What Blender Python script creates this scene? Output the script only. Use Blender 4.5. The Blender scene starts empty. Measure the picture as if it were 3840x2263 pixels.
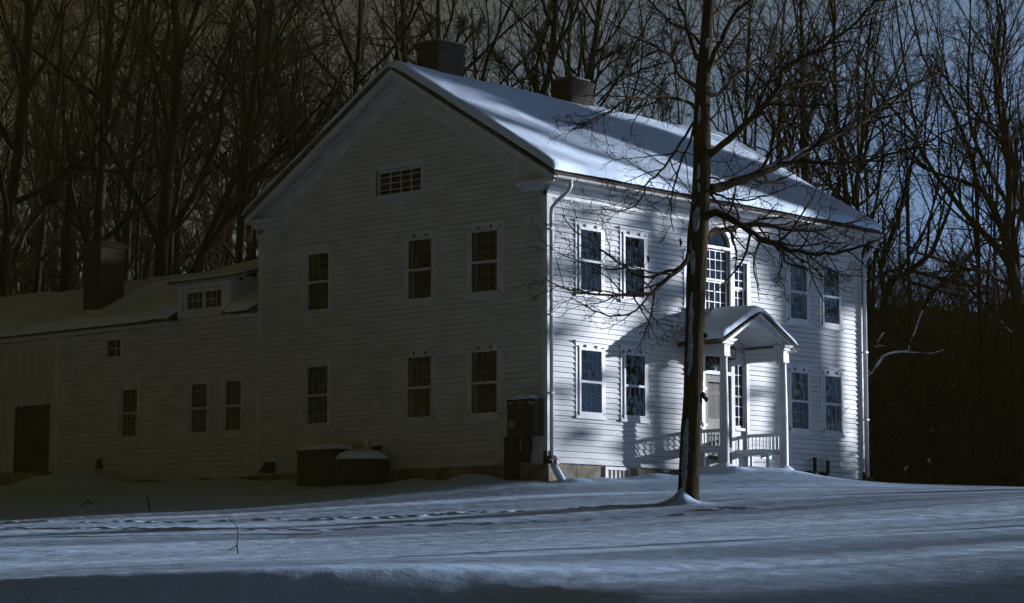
import bpy, bmesh, math, random
import numpy as np
from math import sin, cos, pi, radians, sqrt, exp, atan2
from mathutils import Vector, Matrix

SC = bpy.context.scene
COL = SC.collection
RNG = random.Random(7)

# ------------------------------------------------------------------ camera
PITCH = radians(6.467)
FPX = 9192.0                      # focal length in photo pixels (3840 wide)
cam_d = bpy.data.cameras.new('camera'); cam = bpy.data.objects.new('camera', cam_d); COL.objects.link(cam)
cam_d.sensor_width = 36.0; cam_d.lens = FPX / 3840 * 36.0
cam_d.clip_start = 0.5; cam_d.clip_end = 6000
cam.location = (0, 0, 0); cam.rotation_euler = (pi / 2 + PITCH, 0, 0)
SC.camera = cam

def ray(px, py):
    X = (px - 1920) / FPX; Y = -(py - 1131.5) / FPX
    c, s = cos(PITCH), sin(PITCH)
    return (X, c - Y * s, s + Y * c)

def at(px, py, depth):
    """a point of the place seen at this spot of the photo, at a given distance"""
    r = ray(px, py); k = depth / r[1]
    return (r[0] * k, depth, r[2] * k)

# ------------------------------------------------------------------ house frame
YAW = radians(42.08)
HC = Vector((0.69, 48.0, 2.271))                    # foot of the near corner of the siding
EX = Vector((sin(YAW), cos(YAW), 0)); EY = Vector((-cos(YAW), sin(YAW), 0))
L, W = 10.98, 8.42
RC = 4.06            # the ridge, measured along the gable
SUN_L = Vector((2.06, -1.0, 0.337)).normalized()    # towards the sun, house axes
SUN = (EX * SUN_L.x + EY * SUN_L.y + Vector((0, 0, SUN_L.z))).normalized()

def h2w(x, y, z): return HC + EX * x + EY * y + Vector((0, 0, z))

# ------------------------------------------------------------------ materials
def new_mat(name):
    m = bpy.data.materials.new(name); m.use_nodes = True
    nt = m.node_tree; b = nt.nodes['Principled BSDF']
    return m, nt, b

def mat_noise(name, c1, c2, scale=4.0, rough=0.6, detail=6.0, bump=0.0, bump_scale=None, stretch=(1, 1, 1), spec=0.3, metal=0.0, lo=0.35, hi=0.65):
    m, nt, b = new_mat(name)
    N = nt.nodes; K = nt.links
    tc = N.new('ShaderNodeTexCoord'); mp = N.new('ShaderNodeMapping'); mp.inputs['Scale'].default_value = stretch
    K.new(tc.outputs['Object'], mp.inputs['Vector'])
    no = N.new('ShaderNodeTexNoise'); no.inputs['Scale'].default_value = scale; no.inputs['Detail'].default_value = detail
    K.new(mp.outputs['Vector'], no.inputs['Vector'])
    r = N.new('ShaderNodeValToRGB'); r.color_ramp.elements[0].position = lo; r.color_ramp.elements[1].position = hi
    r.color_ramp.elements[0].color = (*c1, 1); r.color_ramp.elements[1].color = (*c2, 1)
    K.new(no.outputs['Fac'], r.inputs['Fac']); K.new(r.outputs['Color'], b.inputs['Base Color'])
    b.inputs['Roughness'].default_value = rough; b.inputs['Specular IOR Level'].default_value = spec; b.inputs['Metallic'].default_value = metal
    if bump:
        n2 = N.new('ShaderNodeTexNoise'); n2.inputs['Scale'].default_value = bump_scale or scale * 3; n2.inputs['Detail'].default_value = 8
        K.new(mp.outputs['Vector'], n2.inputs['Vector'])
        bp = N.new('ShaderNodeBump'); bp.inputs['Strength'].default_value = bump; bp.inputs['Distance'].default_value = 0.02
        K.new(n2.outputs['Fac'], bp.inputs['Height']); K.new(bp.outputs['Normal'], b.inputs['Normal'])
    return m

M = {}
M['siding'] = mat_noise('white_clapboard_paint', (.48, .48, .47), (.60, .60, .59), 1.6, .5, stretch=(1, 1, 2.2), bump=.25, bump_scale=14)
M['trim'] = mat_noise('white_trim_paint', (.49, .49, .49), (.59, .59, .59), 3, .45, bump=.1, bump_scale=20)
M['stone'] = mat_noise('granite_foundation', (.12, .10, .07), (.32, .27, .19), 3.0, .85, bump=.8, bump_scale=9)
M['shingle'] = mat_noise('weathered_shingle', (.035, .028, .018), (.10, .08, .055), 9, .85, bump=.6)
M['zinc'] = mat_noise('galvanised_gutter', (.34, .34, .32), (.46, .46, .45), 6, .4, metal=.15)
M['leaderpaint'] = mat_noise('painted_leader', (.62, .62, .62), (.74, .74, .75), 5, .4)
M['iron'] = mat_noise('dark_iron', (.012, .011, .009), (.03, .026, .02), 12, .55)
M['cabinet'] = mat_noise('dark_painted_steel', (.009, .007, .003), (.016, .012, .006), 5, .6)
M['doorwood'] = mat_noise('grey_weathered_door', (.13, .124, .108), (.23, .222, .20), 5, .6, stretch=(6, 6, 1), bump=.3)
M['plank'] = mat_noise('inner_door_planks', (.045, .038, .022), (.085, .072, .045), 5, .6, stretch=(8, 8, 1), bump=.3)
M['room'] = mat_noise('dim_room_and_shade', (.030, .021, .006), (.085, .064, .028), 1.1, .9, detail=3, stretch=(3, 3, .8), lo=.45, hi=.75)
M['plaster'] = mat_noise('board_wall', (.42, .40, .36), (.55, .53, .48), 2, .7, stretch=(2, 2, .5))
M['twig'] = mat_noise('dry_stalk', (.05, .035, .02), (.09, .065, .035), 10, .8)
M['leaf'] = mat_noise('dry_brown_leaf', (.10, .045, .015), (.16, .07, .025), 10, .7)
M['orange'] = mat_noise('rusty_bracket', (.30, .10, .03), (.55, .22, .08), 8, .6)
M['lampglass'] = mat_noise('dusty_lamp_glass', (.16, .14, .12), (.24, .21, .18), 8, .3)

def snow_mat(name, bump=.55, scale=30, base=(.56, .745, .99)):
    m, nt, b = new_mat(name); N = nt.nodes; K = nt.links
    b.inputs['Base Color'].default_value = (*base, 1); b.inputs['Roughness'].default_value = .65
    b.inputs['Specular IOR Level'].default_value = .25
    tc = N.new('ShaderNodeTexCoord')
    n1 = N.new('ShaderNodeTexNoise'); n1.inputs['Scale'].default_value = scale; n1.inputs['Detail'].default_value = 10; n1.inputs['Roughness'].default_value = .7
    n2 = N.new('ShaderNodeTexNoise'); n2.inputs['Scale'].default_value = scale * .12; n2.inputs['Detail'].default_value = 5
    K.new(tc.outputs['Object'], n1.inputs['Vector']); K.new(tc.outputs['Object'], n2.inputs['Vector'])
    b1 = N.new('ShaderNodeBump'); b1.inputs['Strength'].default_value = bump; b1.inputs['Distance'].default_value = .012
    b2 = N.new('ShaderNodeBump'); b2.inputs['Strength'].default_value = bump; b2.inputs['Distance'].default_value = .05
    K.new(n1.outputs['Fac'], b1.inputs['Height']); K.new(n2.outputs['Fac'], b2.inputs['Height'])
    K.new(b2.outputs['Normal'], b1.inputs['Normal']); K.new(b1.outputs['Normal'], b.inputs['Normal'])
    return m
M['snow'] = snow_mat('snow'); M['dimmed_bough_snow'] = mat_noise('snow_bark_mottle_shade_darkened', (.10, .12, .15), (.42, .50, .60), 9, .8, lo=.3, hi=.6)  # bough snow: bark mottles, with forest shade darkened into the colour
M['shaded_snow'] = mat_noise('snow_darkened_as_shaded', (.17, .185, .205), (.34, .365, .40), 14, .8, bump=.3)  # snow colour darkened to stand in for shade on trunk and chimney tops
M['roofsnow'] = snow_mat('roof_snow_surface', .45, 22, base=(.66, .775, .92))

def bark_mat(name, c1, c2, bump=.8, sx=1):
    m, nt, b = new_mat(name); N = nt.nodes; K = nt.links
    tc = N.new('ShaderNodeTexCoord'); mp = N.new('ShaderNodeMapping'); mp.inputs['Scale'].default_value = (14 * sx, 14 * sx, 2.2 * sx)
    K.new(tc.outputs['Object'], mp.inputs['Vector'])
    no = N.new('ShaderNodeTexNoise'); no.inputs['Scale'].default_value = 1.6; no.inputs['Detail'].default_value = 9; no.inputs['Roughness'].default_value = .65
    K.new(mp.outputs['Vector'], no.inputs['Vector'])
    r = N.new('ShaderNodeValToRGB'); r.color_ramp.elements[0].position = .38; r.color_ramp.elements[1].position = .66
    r.color_ramp.elements[0].color = (*c1, 1); r.color_ramp.elements[1].color = (*c2, 1)
    K.new(no.outputs['Fac'], r.inputs['Fac']); K.new(r.outputs['Color'], b.inputs['Base Color'])
    bp = N.new('ShaderNodeBump'); bp.inputs['Strength'].default_value = bump; bp.inputs['Distance'].default_value = .03
    K.new(no.outputs['Fac'], bp.inputs['Height']); K.new(bp.outputs['Normal'], b.inputs['Normal'])
    b.inputs['Roughness'].default_value = .9; b.inputs['Specular IOR Level'].default_value = .1
    return m
M['bark'] = bark_mat('dark_maple_bark', (.016, .0105, .004), (.048, .032, .013))
M['farbark'] = bark_mat('dark_forest_bark', (.008, .0055, .002), (.018, .0125, .0045), .5)
M['fartwig'] = mat_noise('dark_forest_twigs', (.008, .0055, .002), (.016, .011, .004), 3, .9, spec=.05)
M['brush'] = mat_noise('undergrowth_twigs', (.009, .007, .0035), (.15, .115, .06), 2.2, .9, spec=.05, lo=.55, hi=.78)  # pale noise patches imitate twigs catching light
M['needles'] = mat_noise('dark_spruce_needles', (.012, .018, .008), (.03, .042, .018), 3, .8, spec=.1)
M['hill'] = mat_noise('brush_covered_hill', (.010, .008, .004), (.020, .015, .008), .8, .95, spec=.0)

def brick_mat():
    m, nt, b = new_mat('old_red_brick'); N = nt.nodes; K = nt.links
    tc = N.new('ShaderNodeTexCoord'); sp = N.new('ShaderNodeSeparateXYZ'); cb = N.new('ShaderNodeCombineXYZ'); ad = N.new('ShaderNodeMath'); ad.operation = 'ADD'
    K.new(tc.outputs['Object'], sp.inputs[0]); K.new(sp.outputs['X'], ad.inputs[0]); K.new(sp.outputs['Y'], ad.inputs[1])
    K.new(ad.outputs[0], cb.inputs['X']); K.new(sp.outputs['Z'], cb.inputs['Y'])
    br = N.new('ShaderNodeTexBrick'); br.inputs['Scale'].default_value = 1.0
    br.inputs['Brick Width'].default_value = .21; br.inputs['Row Height'].default_value = .072; br.inputs['Mortar Size'].default_value = .009
    br.inputs['Color1'].default_value = (.030, .0145, .007, 1); br.inputs['Color2'].default_value = (.015, .0085, .0042, 1); br.inputs['Mortar'].default_value = (.055, .044, .030, 1)
    K.new(cb.outputs[0], br.inputs['Vector']); K.new(br.outputs['Color'], b.inputs['Base Color'])
    bp = N.new('ShaderNodeBump'); bp.invert = True; bp.inputs['Strength'].default_value = .6; bp.inputs['Distance'].default_value = .01
    K.new(br.outputs['Fac'], bp.inputs['Height']); K.new(bp.outputs['Normal'], b.inputs['Normal'])
    b.inputs['Roughness'].default_value = .9
    return m
M['brick'] = brick_mat()

def glass_mat():
    m = bpy.data.materials.new('window_glass'); m.use_nodes = True
    nt = m.node_tree; nt.nodes.clear(); N = nt.nodes; K = nt.links
    o = N.new('ShaderNodeOutputMaterial'); mx = N.new('ShaderNodeMixShader'); t = N.new('ShaderNodeBsdfTransparent'); g = N.new('ShaderNodeBsdfGlossy')
    t.inputs['Color'].default_value = (.70, .72, .71, 1); g.inputs['Color'].default_value = (.62, .60, .56, 1); g.inputs['Roughness'].default_value = .008
    fr = N.new('ShaderNodeFresnel'); fr.inputs['IOR'].default_value = 1.4
    tc = N.new('ShaderNodeTexCoord'); no = N.new('ShaderNodeTexNoise'); no.inputs['Scale'].default_value = 3.2; no.inputs['Detail'].default_value = 1.5
    bp = N.new('ShaderNodeBump'); bp.inputs['Strength'].default_value = .12; bp.inputs['Distance'].default_value = .03
    K.new(tc.outputs['Object'], no.inputs['Vector']); K.new(no.outputs['Fac'], bp.inputs['Height']); K.new(bp.outputs['Normal'], g.inputs['Normal'])
    K.new(fr.outputs[0], mx.inputs[0]); K.new(t.outputs[0], mx.inputs[1]); K.new(g.outputs[0], mx.inputs[2]); K.new(mx.outputs[0], o.inputs['Surface'])
    return m
M['glass'] = glass_mat()

# ------------------------------------------------------------------ mesh builder
def pane(mb, fn, u0, u1, w, z0, z1):
    q = [fn(u0, w, z0), fn(u1, w, z0), fn(u1, w, z1), fn(u0, w, z1)]
    mb.quad(*(q if fn is FR else q[::-1]))
class MB:
    def __init__(s): s.v = []; s.f = []; s.sm = False
    def quad(s, a, b, c, d):
        i = len(s.v); s.v += [tuple(a), tuple(b), tuple(c), tuple(d)]; s.f.append((i, i + 1, i + 2, i + 3))
    def poly(s, pts):
        i = len(s.v); s.v += [tuple(p) for p in pts]; s.f.append(tuple(range(i, i + len(pts))))
    def box(s, a, b):
        x0, x1 = sorted((a[0], b[0])); y0, y1 = sorted((a[1], b[1])); z0, z1 = sorted((a[2], b[2]))
        i = len(s.v)
        s.v += [(x0, y0, z0), (x1, y0, z0), (x1, y1, z0), (x0, y1, z0), (x0, y0, z1), (x1, y0, z1), (x1, y1, z1), (x0, y1, z1)]
        s.f += [tuple(i + k for k in q) for q in ((0, 3, 2, 1), (4, 5, 6, 7), (0, 1, 5, 4), (1, 2, 6, 5), (2, 3, 7, 6), (3, 0, 4, 7))]
    def prism(s, prof, fn, t0, t1):
        """closed profile (list of 2d) swept from t0 to t1; fn(a,b,t)->xyz"""
        n = len(prof); i = len(s.v)
        s.v += [tuple(fn(a, b, t0)) for a, b in prof] + [tuple(fn(a, b, t1)) for a, b in prof]
        for k in range(n): s.f.append((i + k, i + (k + 1) % n, i + n + (k + 1) % n, i + n + k))
        s.f.append(tuple(i + k for k in reversed(range(n)))); s.f.append(tuple(i + n + k for k in range(n)))
    def tube(s, P, Rr, n=6, cap=True):
        m = len(P); base = len(s.v); pu = None; V = s.v
        for k in range(m):
            a = P[k - 1] if k > 0 else P[0]; b = P[k + 1] if k < m - 1 else P[m - 1]
            dx, dy, dz = b[0] - a[0], b[1] - a[1], b[2] - a[2]
            l = sqrt(dx * dx + dy * dy + dz * dz) or 1e-9; dx /= l; dy /= l; dz /= l
            if pu is None:
                ux, uy, uz = (0, 0, 1) if abs(dz) < .9 else (1, 0, 0)
            else: ux, uy, uz = pu
            q = ux * dx + uy * dy + uz * dz; ux -= q * dx; uy -= q * dy; uz -= q * dz
            l = sqrt(ux * ux + uy * uy + uz * uz) or 1e-9; ux /= l; uy /= l; uz /= l; pu = (ux, uy, uz)
            wx, wy, wz = dy * uz - dz * uy, dz * ux - dx * uz, dx * uy - dy * ux
            r = Rr[k]; px, py, pz = P[k]
            for j in range(n):
                c, sn = CS[n][j]
                c *= r; sn *= r
                V.append((px + ux * c + wx * sn, py + uy * c + wy * sn, pz + uz * c + wz * sn))
        F = s.f
        for k in range(m - 1):
            o = base + k * n
            for j in range(n):
                j2 = (j + 1) % n
                F.append((o + j, o + j2, o + n + j2, o + n + j))
        if cap and n > 3:
            F.append(tuple(base + j for j in reversed(range(n)))); F.append(tuple(base + (m - 1) * n + j for j in range(n)))
    def lathe(s, prof, n=16, c=(0, 0, 0)):
        s.tube([(c[0], c[1], c[2] + z) for r, z in prof], [max(r, 1e-4) for r, z in prof], n)
    def grid(s, fn, nu, nv):
        i = len(s.v)
        for a in range(nu + 1):
            for b in range(nv + 1): s.v.append(tuple(fn(a / nu, b / nv)))
        for a in range(nu):
            for b in range(nv):
                k = i + a * (nv + 1) + b; s.f.append((k, k + nv + 1, k + nv + 2, k + 1))
    def build(s, name, mat, parent=None, smooth=False, recalc=True, loc=None):
        me = bpy.data.meshes.new(name); me.from_pydata(s.v, [], s.f); me.update()
        if recalc:
            bm = bmesh.new(); bm.from_mesh(me); bmesh.ops.recalc_face_normals(bm, faces=bm.faces); bm.to_mesh(me); bm.free()
        if smooth: me.polygons.foreach_set('use_smooth', [True] * len(me.polygons))
        me.materials.append(mat)
        o = bpy.data.objects.new(name, me); COL.objects.link(o)
        if parent: o.parent = parent
        if loc: o.location = loc
        return o
CS = {n: [(cos(2 * pi * j / n), sin(2 * pi * j / n)) for j in range(n)] for n in range(3, 33)}

def tag(o, label=None, cat=None, group=None, kind=None):
    if label: o['label'] = label
    if cat: o['category'] = cat
    if group: o['group'] = group
    if kind: o['kind'] = kind
    return o

def empty(name, loc, label, cat, group=None, rz=0):
    o = bpy.data.objects.new(name, None); COL.objects.link(o); o.location = loc; o.rotation_euler = (0, 0, rz); o.empty_display_size = .3
    return tag(o, label, cat, group)

def vnoise(x, y, seed=0):
    """smooth cheap value noise"""
    def h(i, j):
        n = (i * 374761393 + j * 668265263 + seed * 974711) & 0xffffffff
        n = ((n ^ (n >> 13)) * 1274126177) & 0xffffffff
        return ((n ^ (n >> 16)) & 0xffff) / 65535.0
    i, j = math.floor(x), math.floor(y); fx, fy = x - i, y - j
    fx = fx * fx * (3 - 2 * fx); fy = fy * fy * (3 - 2 * fy)
    return (h(i, j) * (1 - fx) + h(i + 1, j) * fx) * (1 - fy) + (h(i, j + 1) * (1 - fx) + h(i + 1, j + 1) * fx) * fy - .5

# ------------------------------------------------------------------ ground (snow field)
def gp(px, row, depth): return at(px, row, depth)
CTRL = [(0, -60, -6.5), (-60, -60, -7), (60, -60, -4), (0, 0, -1.5), (-15, 0, -1.9), (15, 0, -1.0), (-6, 10, -.98), (0, 10, -.86), (8, 10, -.7), (30, 5, 0), (-30, 5, -3),
        (-3.6, 17, -.27), (0, 17, -.26), (3.6, 17, -.2)]
for px, row, d in ((0, 2166, 21), (1450, 2103, 21), (2577, 2120, 21), (3840, 2080, 21),
                   (0, 2158, 25), (1450, 2104, 25), (2577, 2062, 25), (3840, 2000, 25),
                   (0, 2088, 30), (1450, 2050, 30), (2577, 2000, 30), (3840, 1935, 30),
                   (0, 2030, 35), (1450, 1985, 35), (2577, 1945, 35), (3840, 1885, 35),
                   (0, 1988, 40), (1450, 1937, 40), (2577, 1900, 40), (3840, 1850, 40),
                   (0, 1962, 44), (1450, 1893, 44), (2300, 1860, 44), (2900, 1846, 44), (3840, 1838, 44),
                   (0, 1925, 48), (1000, 1872, 48), (1950, 1806, 48.2), (2070, 1822, 48), (2577, 1815, 48), (3100, 1826, 48), (3840, 1843, 48),
                   (0, 1878, 52), (960, 1814, 53.2), (2500, 1797, 50.6), (2720, 1757, 50.4), (2940, 1768, 51.6), (3100, 1797, 53.2), (3243, 1810, 55.8), (3840, 1842, 54),
                   (213, 1829, 58), (-200, 1840, 60), (3500, 1822, 58.5), (3840, 1838, 61)):
    CTRL.append(gp(px, row, d))
CTRL += [(-22, 50, .2), (-30, 66, 1.6), (24, 46, 1.9), (40, 36, 1.6), (45, 66, 2.4), (30, 70, 2.2), (-4, 66, 2.5), (-16, 72, 2.4), (12, 74, 2.3), (0, 90, 2.6), (-40, 90, 2.5), (40, 95, 2.5), (70, 40, 2.2), (70, 100, 3), (-70, 100, 3), (-70, 30, -3)]
_C = np.array(CTRL); _n = len(_C)
def _phi(r2): return np.where(r2 > 1e-9, r2 * np.log(r2 + 1e-12) * .5, 0)
_A = np.zeros((_n + 3, _n + 3)); _d2 = ((_C[:, None, :2] - _C[None, :, :2]) ** 2).sum(-1)
_A[:_n, :_n] = _phi(_d2) + np.eye(_n) * 2.0; _A[:_n, _n] = 1; _A[:_n, _n + 1:] = _C[:, :2]; _A[_n, :_n] = 1; _A[_n + 1:, :_n] = _C[:, :2].T
_w = np.linalg.solve(_A, np.concatenate([_C[:, 2], np.zeros(3)]))
def ground_base(X, Y):
    X = np.asarray(X, float); Y = np.asarray(Y, float)
    Xc = np.clip(X, -70, 70); Yc = np.clip(Y, -60, 100)
    Z = _w[_n] + _w[_n + 1] * Xc + _w[_n + 2] * Yc
    for k in range(_n):
        Z = Z + _w[k] * _phi((Xc - _C[k, 0]) ** 2 + (Yc - _C[k, 1]) ** 2)
    return Z
def gz(x, y): return float(ground_base(x, y))
def on_ground(px, py, lo=14, hi=70):
    """where the sight line through this photo spot meets the snow"""
    r = ray(px, py); prev = None
    d = lo
    while d < hi:
        k = d / r[1]; dz = r[2] * k - gz(r[0] * k, d)
        if dz < 0: return (r[0] * k, d, gz(r[0] * k, d))
        d += .1
    return (r[0] * hi / r[1], hi, 0)

HERO_D = 40.0
hb = at(2577, 1898, HERO_D)
HERO_BASE = (hb[0], HERO_D, gz(hb[0], HERO_D))

dents = []   # x, y, rx, ry, depth, angle
DQ = 1.525
for fx, fy in ((85, 1288), (275, 1284), (435, 1280), (620, 1275), (800, 1272), (975, 1267), (1140, 1259), (1300, 1256), (1465, 1252), (1600, 1250), (1790, 1249)):
    p = on_ground(fx * DQ, fy * DQ + 2)
    dents.append((p[0], p[1], .32, .12, .11, .05))
trail = []
for fx, fy in ((0, 1307), (250, 1303), (520, 1300), (800, 1296), (1000, 1290), (1250, 1283), (1480, 1273), (1650, 1262)):
    trail.append(on_ground(fx * DQ, fy * DQ))
trail2 = [on_ground(fx * DQ, fy * DQ) for fx, fy in ((0, 1330), (300, 1320), (560, 1312), (760, 1308))]

def fnoise(X, Y, seed, ax, ay):
    """vectorised value noise"""
    X = X * ax; Y = Y * ay
    i = np.floor(X).astype(np.int64); j = np.floor(Y).astype(np.int64); fx = X - i; fy = Y - j
    fx = fx * fx * (3 - 2 * fx); fy = fy * fy * (3 - 2 * fy)
    def h(a, b):
        n = (a * 374761393 + b * 668265263 + seed * 974711) & 0xffffffff
        n = ((n ^ (n >> 13)) * 1274126177) & 0xffffffff
        return ((n ^ (n >> 16)) & 0xffff) / 65535.0
    return (h(i, j) * (1 - fx) + h(i + 1, j) * fx) * (1 - fy) + (h(i, j + 1) * (1 - fx) + h(i + 1, j + 1) * fx) * fy - .5

def seg_dist(X, Y, P):
    D = np.full(X.shape, 1e9)
    for a, b in zip(P[:-1], P[1:]):
        ax, ay, bx, by = a[0], a[1], b[0], b[1]; l2 = (bx - ax) ** 2 + (by - ay) ** 2
        t = np.clip(((X - ax) * (bx - ax) + (Y - ay) * (by - ay)) / l2, 0, 1)
        D = np.minimum(D, np.hypot(X - ax - t * (bx - ax), Y - ay - t * (by - ay)))
    return D

MOUNDS = []   # house-local x, y, radius x, radius y, height
def ground_full(X, Y):
    Z = ground_base(X, Y)
    near = np.clip((Y - 8) / 6, 0, 1) * np.clip((90 - Y) / 20, 0, 1)
    # wind-laid drifts, long axis roughly along the wind
    a = radians(14); U = X * cos(a) + Y * sin(a); V = -X * sin(a) + Y * cos(a)
    Z = Z + near * (.13 * fnoise(U, V, 3, .16, .34) + .032 * fnoise(U, V, 5, .5, 1.0) + .008 * fnoise(U, V, 8, 1.6, 3.1) + .006 * fnoise(X, Y, 9, 5, 7))
    dh = np.hypot(X - HERO_BASE[0], Y - HERO_BASE[1])
    Z = Z + .30 * np.exp(-(np.hypot(X - HERO_BASE[0] + .10, Y - HERO_BASE[1] + .14) / .165) ** 1.25)
    for x, y, rx, ry, dp, an in dents:
        q = ((X - x) / rx) ** 2 + ((Y - y) / ry) ** 2
        n = fnoise(X, Y, 21, 9, 14)
        Z = Z - dp * np.exp(-q ** 2) * (1 + .5 * n) + .04 * np.exp(-((np.sqrt(q) - 1.35) / .3) ** 2) * (n + .5) * 1.3
    d = seg_dist(X, Y, trail); n = fnoise(X, Y, 23, 6, 9)
    Z = Z - (.045 + .05 * n) * np.exp(-(d / .08) ** 2) + .035 * (n + .4) * np.exp(-((d - .2) / .09) ** 2)
    d = seg_dist(X, Y, trail2)
    Z = Z - .07 * np.exp(-(d / .07) ** 2)
    # the near drift: long lee face towards the road
    cy = 19.6 + .10 * (X + 4) + .07 * np.sin(X * .9); v = Y - cy
    Xc = np.clip(X, -60, 60); amp = (1 / (1 + np.exp((Xc + .15) / .42))) * (1 / (1 + np.exp(-(Xc + 16) / 2)))
    Z = Z + amp * np.where(v > 0, .05 * np.exp(-(np.abs(v) / 1.2) ** 1.6), .05 - .75 * (1 - np.exp(-(np.abs(v) / 1.15) ** 1.4)))
    for wx, wy, rx, h in MOUNDS:
        Z = Z + h * np.exp(-(((X - wx) ** 2 + (Y - wy) ** 2) / rx ** 2))
    return Z

def mound(x, y, r, h):
    p = h2w(x, y, 0); MOUNDS.append((p.x, p.y, r, h))
for (x, y, r, h) in ((-.5, 1.6, .55, .16), (-.55, 3.2, .5, .10), (-.7, 4.6, .4, .10), (-.5, 7.2, .35, .08), (-.45, 9.0, .5, .10), (-.4, 10.6, .4, .08), (-.9, 13.6, .9, .35), (-.8, 15.0, 1.0, .30),
                     (1.0, -.5, .4, .07), (2.6, -.6, .5, .10), (.35, -.35, .3, .08), (5.5, -1.4, .9, .12), (-1.6, 12.6, .5, .2), (-2.4, 11.5, .5, .18), (-1.8, 14.2, .35, .15), (4.4, -1.2, .3, .1)):
    mound(x, y, r, h)

ys = np.concatenate([np.linspace(-60, 8, 20)[:-1], np.linspace(8, 15, 40)[:-1], np.arange(15, 30, .07), np.arange(30, 46, .045), np.arange(46, 64, .07), np.linspace(64, 100, 60)[1:], np.geomspace(104, 3500, 18)])
us = np.concatenate([-np.geomspace(8, .25, 26), np.linspace(-.235, .235, 330), np.geomspace(.25, 8, 26)])
YY, UU = np.meshgrid(ys, us, indexing='ij'); XX = UU * np.maximum(YY, 12)
ZZ = ground_full(XX, YY)
ny, nx = YY.shape
gv = np.stack([XX, YY, ZZ], -1).reshape(-1, 3)
ii = (np.arange(ny - 1)[:, None] * nx + np.arange(nx - 1)[None, :]).ravel()
gf = np.stack([ii, ii + 1, ii + nx + 1, ii + nx], 1)
def np_mesh(name, v, f, mat, smooth=True):
    me = bpy.data.meshes.new(name); v = np.ascontiguousarray(v, np.float32); f = np.ascontiguousarray(f, np.int32); k = f.shape[1]
    me.vertices.add(len(v)); me.vertices.foreach_set('co', v.ravel())
    me.loops.add(f.size); me.loops.foreach_set('vertex_index', f.ravel())
    me.polygons.add(len(f)); me.polygons.foreach_set('loop_start', np.arange(0, f.size, k, dtype=np.int32)); me.polygons.foreach_set('loop_total', np.full(len(f), k, np.int32))
    me.update(calc_edges=True)
    if smooth: me.polygons.foreach_set('use_smooth', np.ones(len(f), bool))
    me.materials.append(mat)
    o = bpy.data.objects.new(name, me); COL.objects.link(o); return o
tag(np_mesh('snow_ground', gv, gf, M['snow']), kind='structure')

# wooded hill behind: one terrain sheet
def hill_z(x, y):
    top = 8.0 + 3.3 * np.clip((x + 2) / 16, 0, 1) - 3.5 * np.clip((-x - 2) / 16, 0, 1)
    k = np.clip((y - 74) / 34, 0, 1); k = k * k * (3 - 2 * k)
    return 1.2 + k * (top - 1.0 + 2.0 * fnoise(x, y, 31, .11, .11) + 1.0 * fnoise(x, y, 33, .5, .5) + .5 * fnoise(x, y, 34, 1.7, 1.7))
hy = np.concatenate([np.linspace(70, 125, 90), np.geomspace(130, 600, 12)]); hx = np.concatenate([-np.geomspace(400, 42, 12), np.linspace(-40, 40, 160), np.geomspace(42, 400, 12)])
HY, HX = np.meshgrid(hy, hx, indexing='ij'); HZ = hill_z(HX, HY)
ny, nx = HY.shape; ii = (np.arange(ny - 1)[:, None] * nx + np.arange(nx - 1)[None, :]).ravel()
tag(np_mesh('hill', np.stack([HX, HY, HZ], -1).reshape(-1, 3), np.stack([ii, ii + 1, ii + nx + 1, ii + nx], 1), M['hill']), kind='structure')

# ------------------------------------------------------------------ house
HOUSE = empty('farmhouse', HC, 'white clapboard two storey farmhouse with snowy gable roof, small porch and a low dormered wing', 'house', rz=pi / 2 - YAW)
def FR(u, w, z): return (u, -w, z)          # front wall: u along, w outwards
def GA(u, w, z): return (-w, u, z)          # gable wall
def bx(mb, fn, u0, u1, w0, w1, z0, z1): mb.box(fn(u0, w0, z0), fn(u1, w1, z1))

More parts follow.
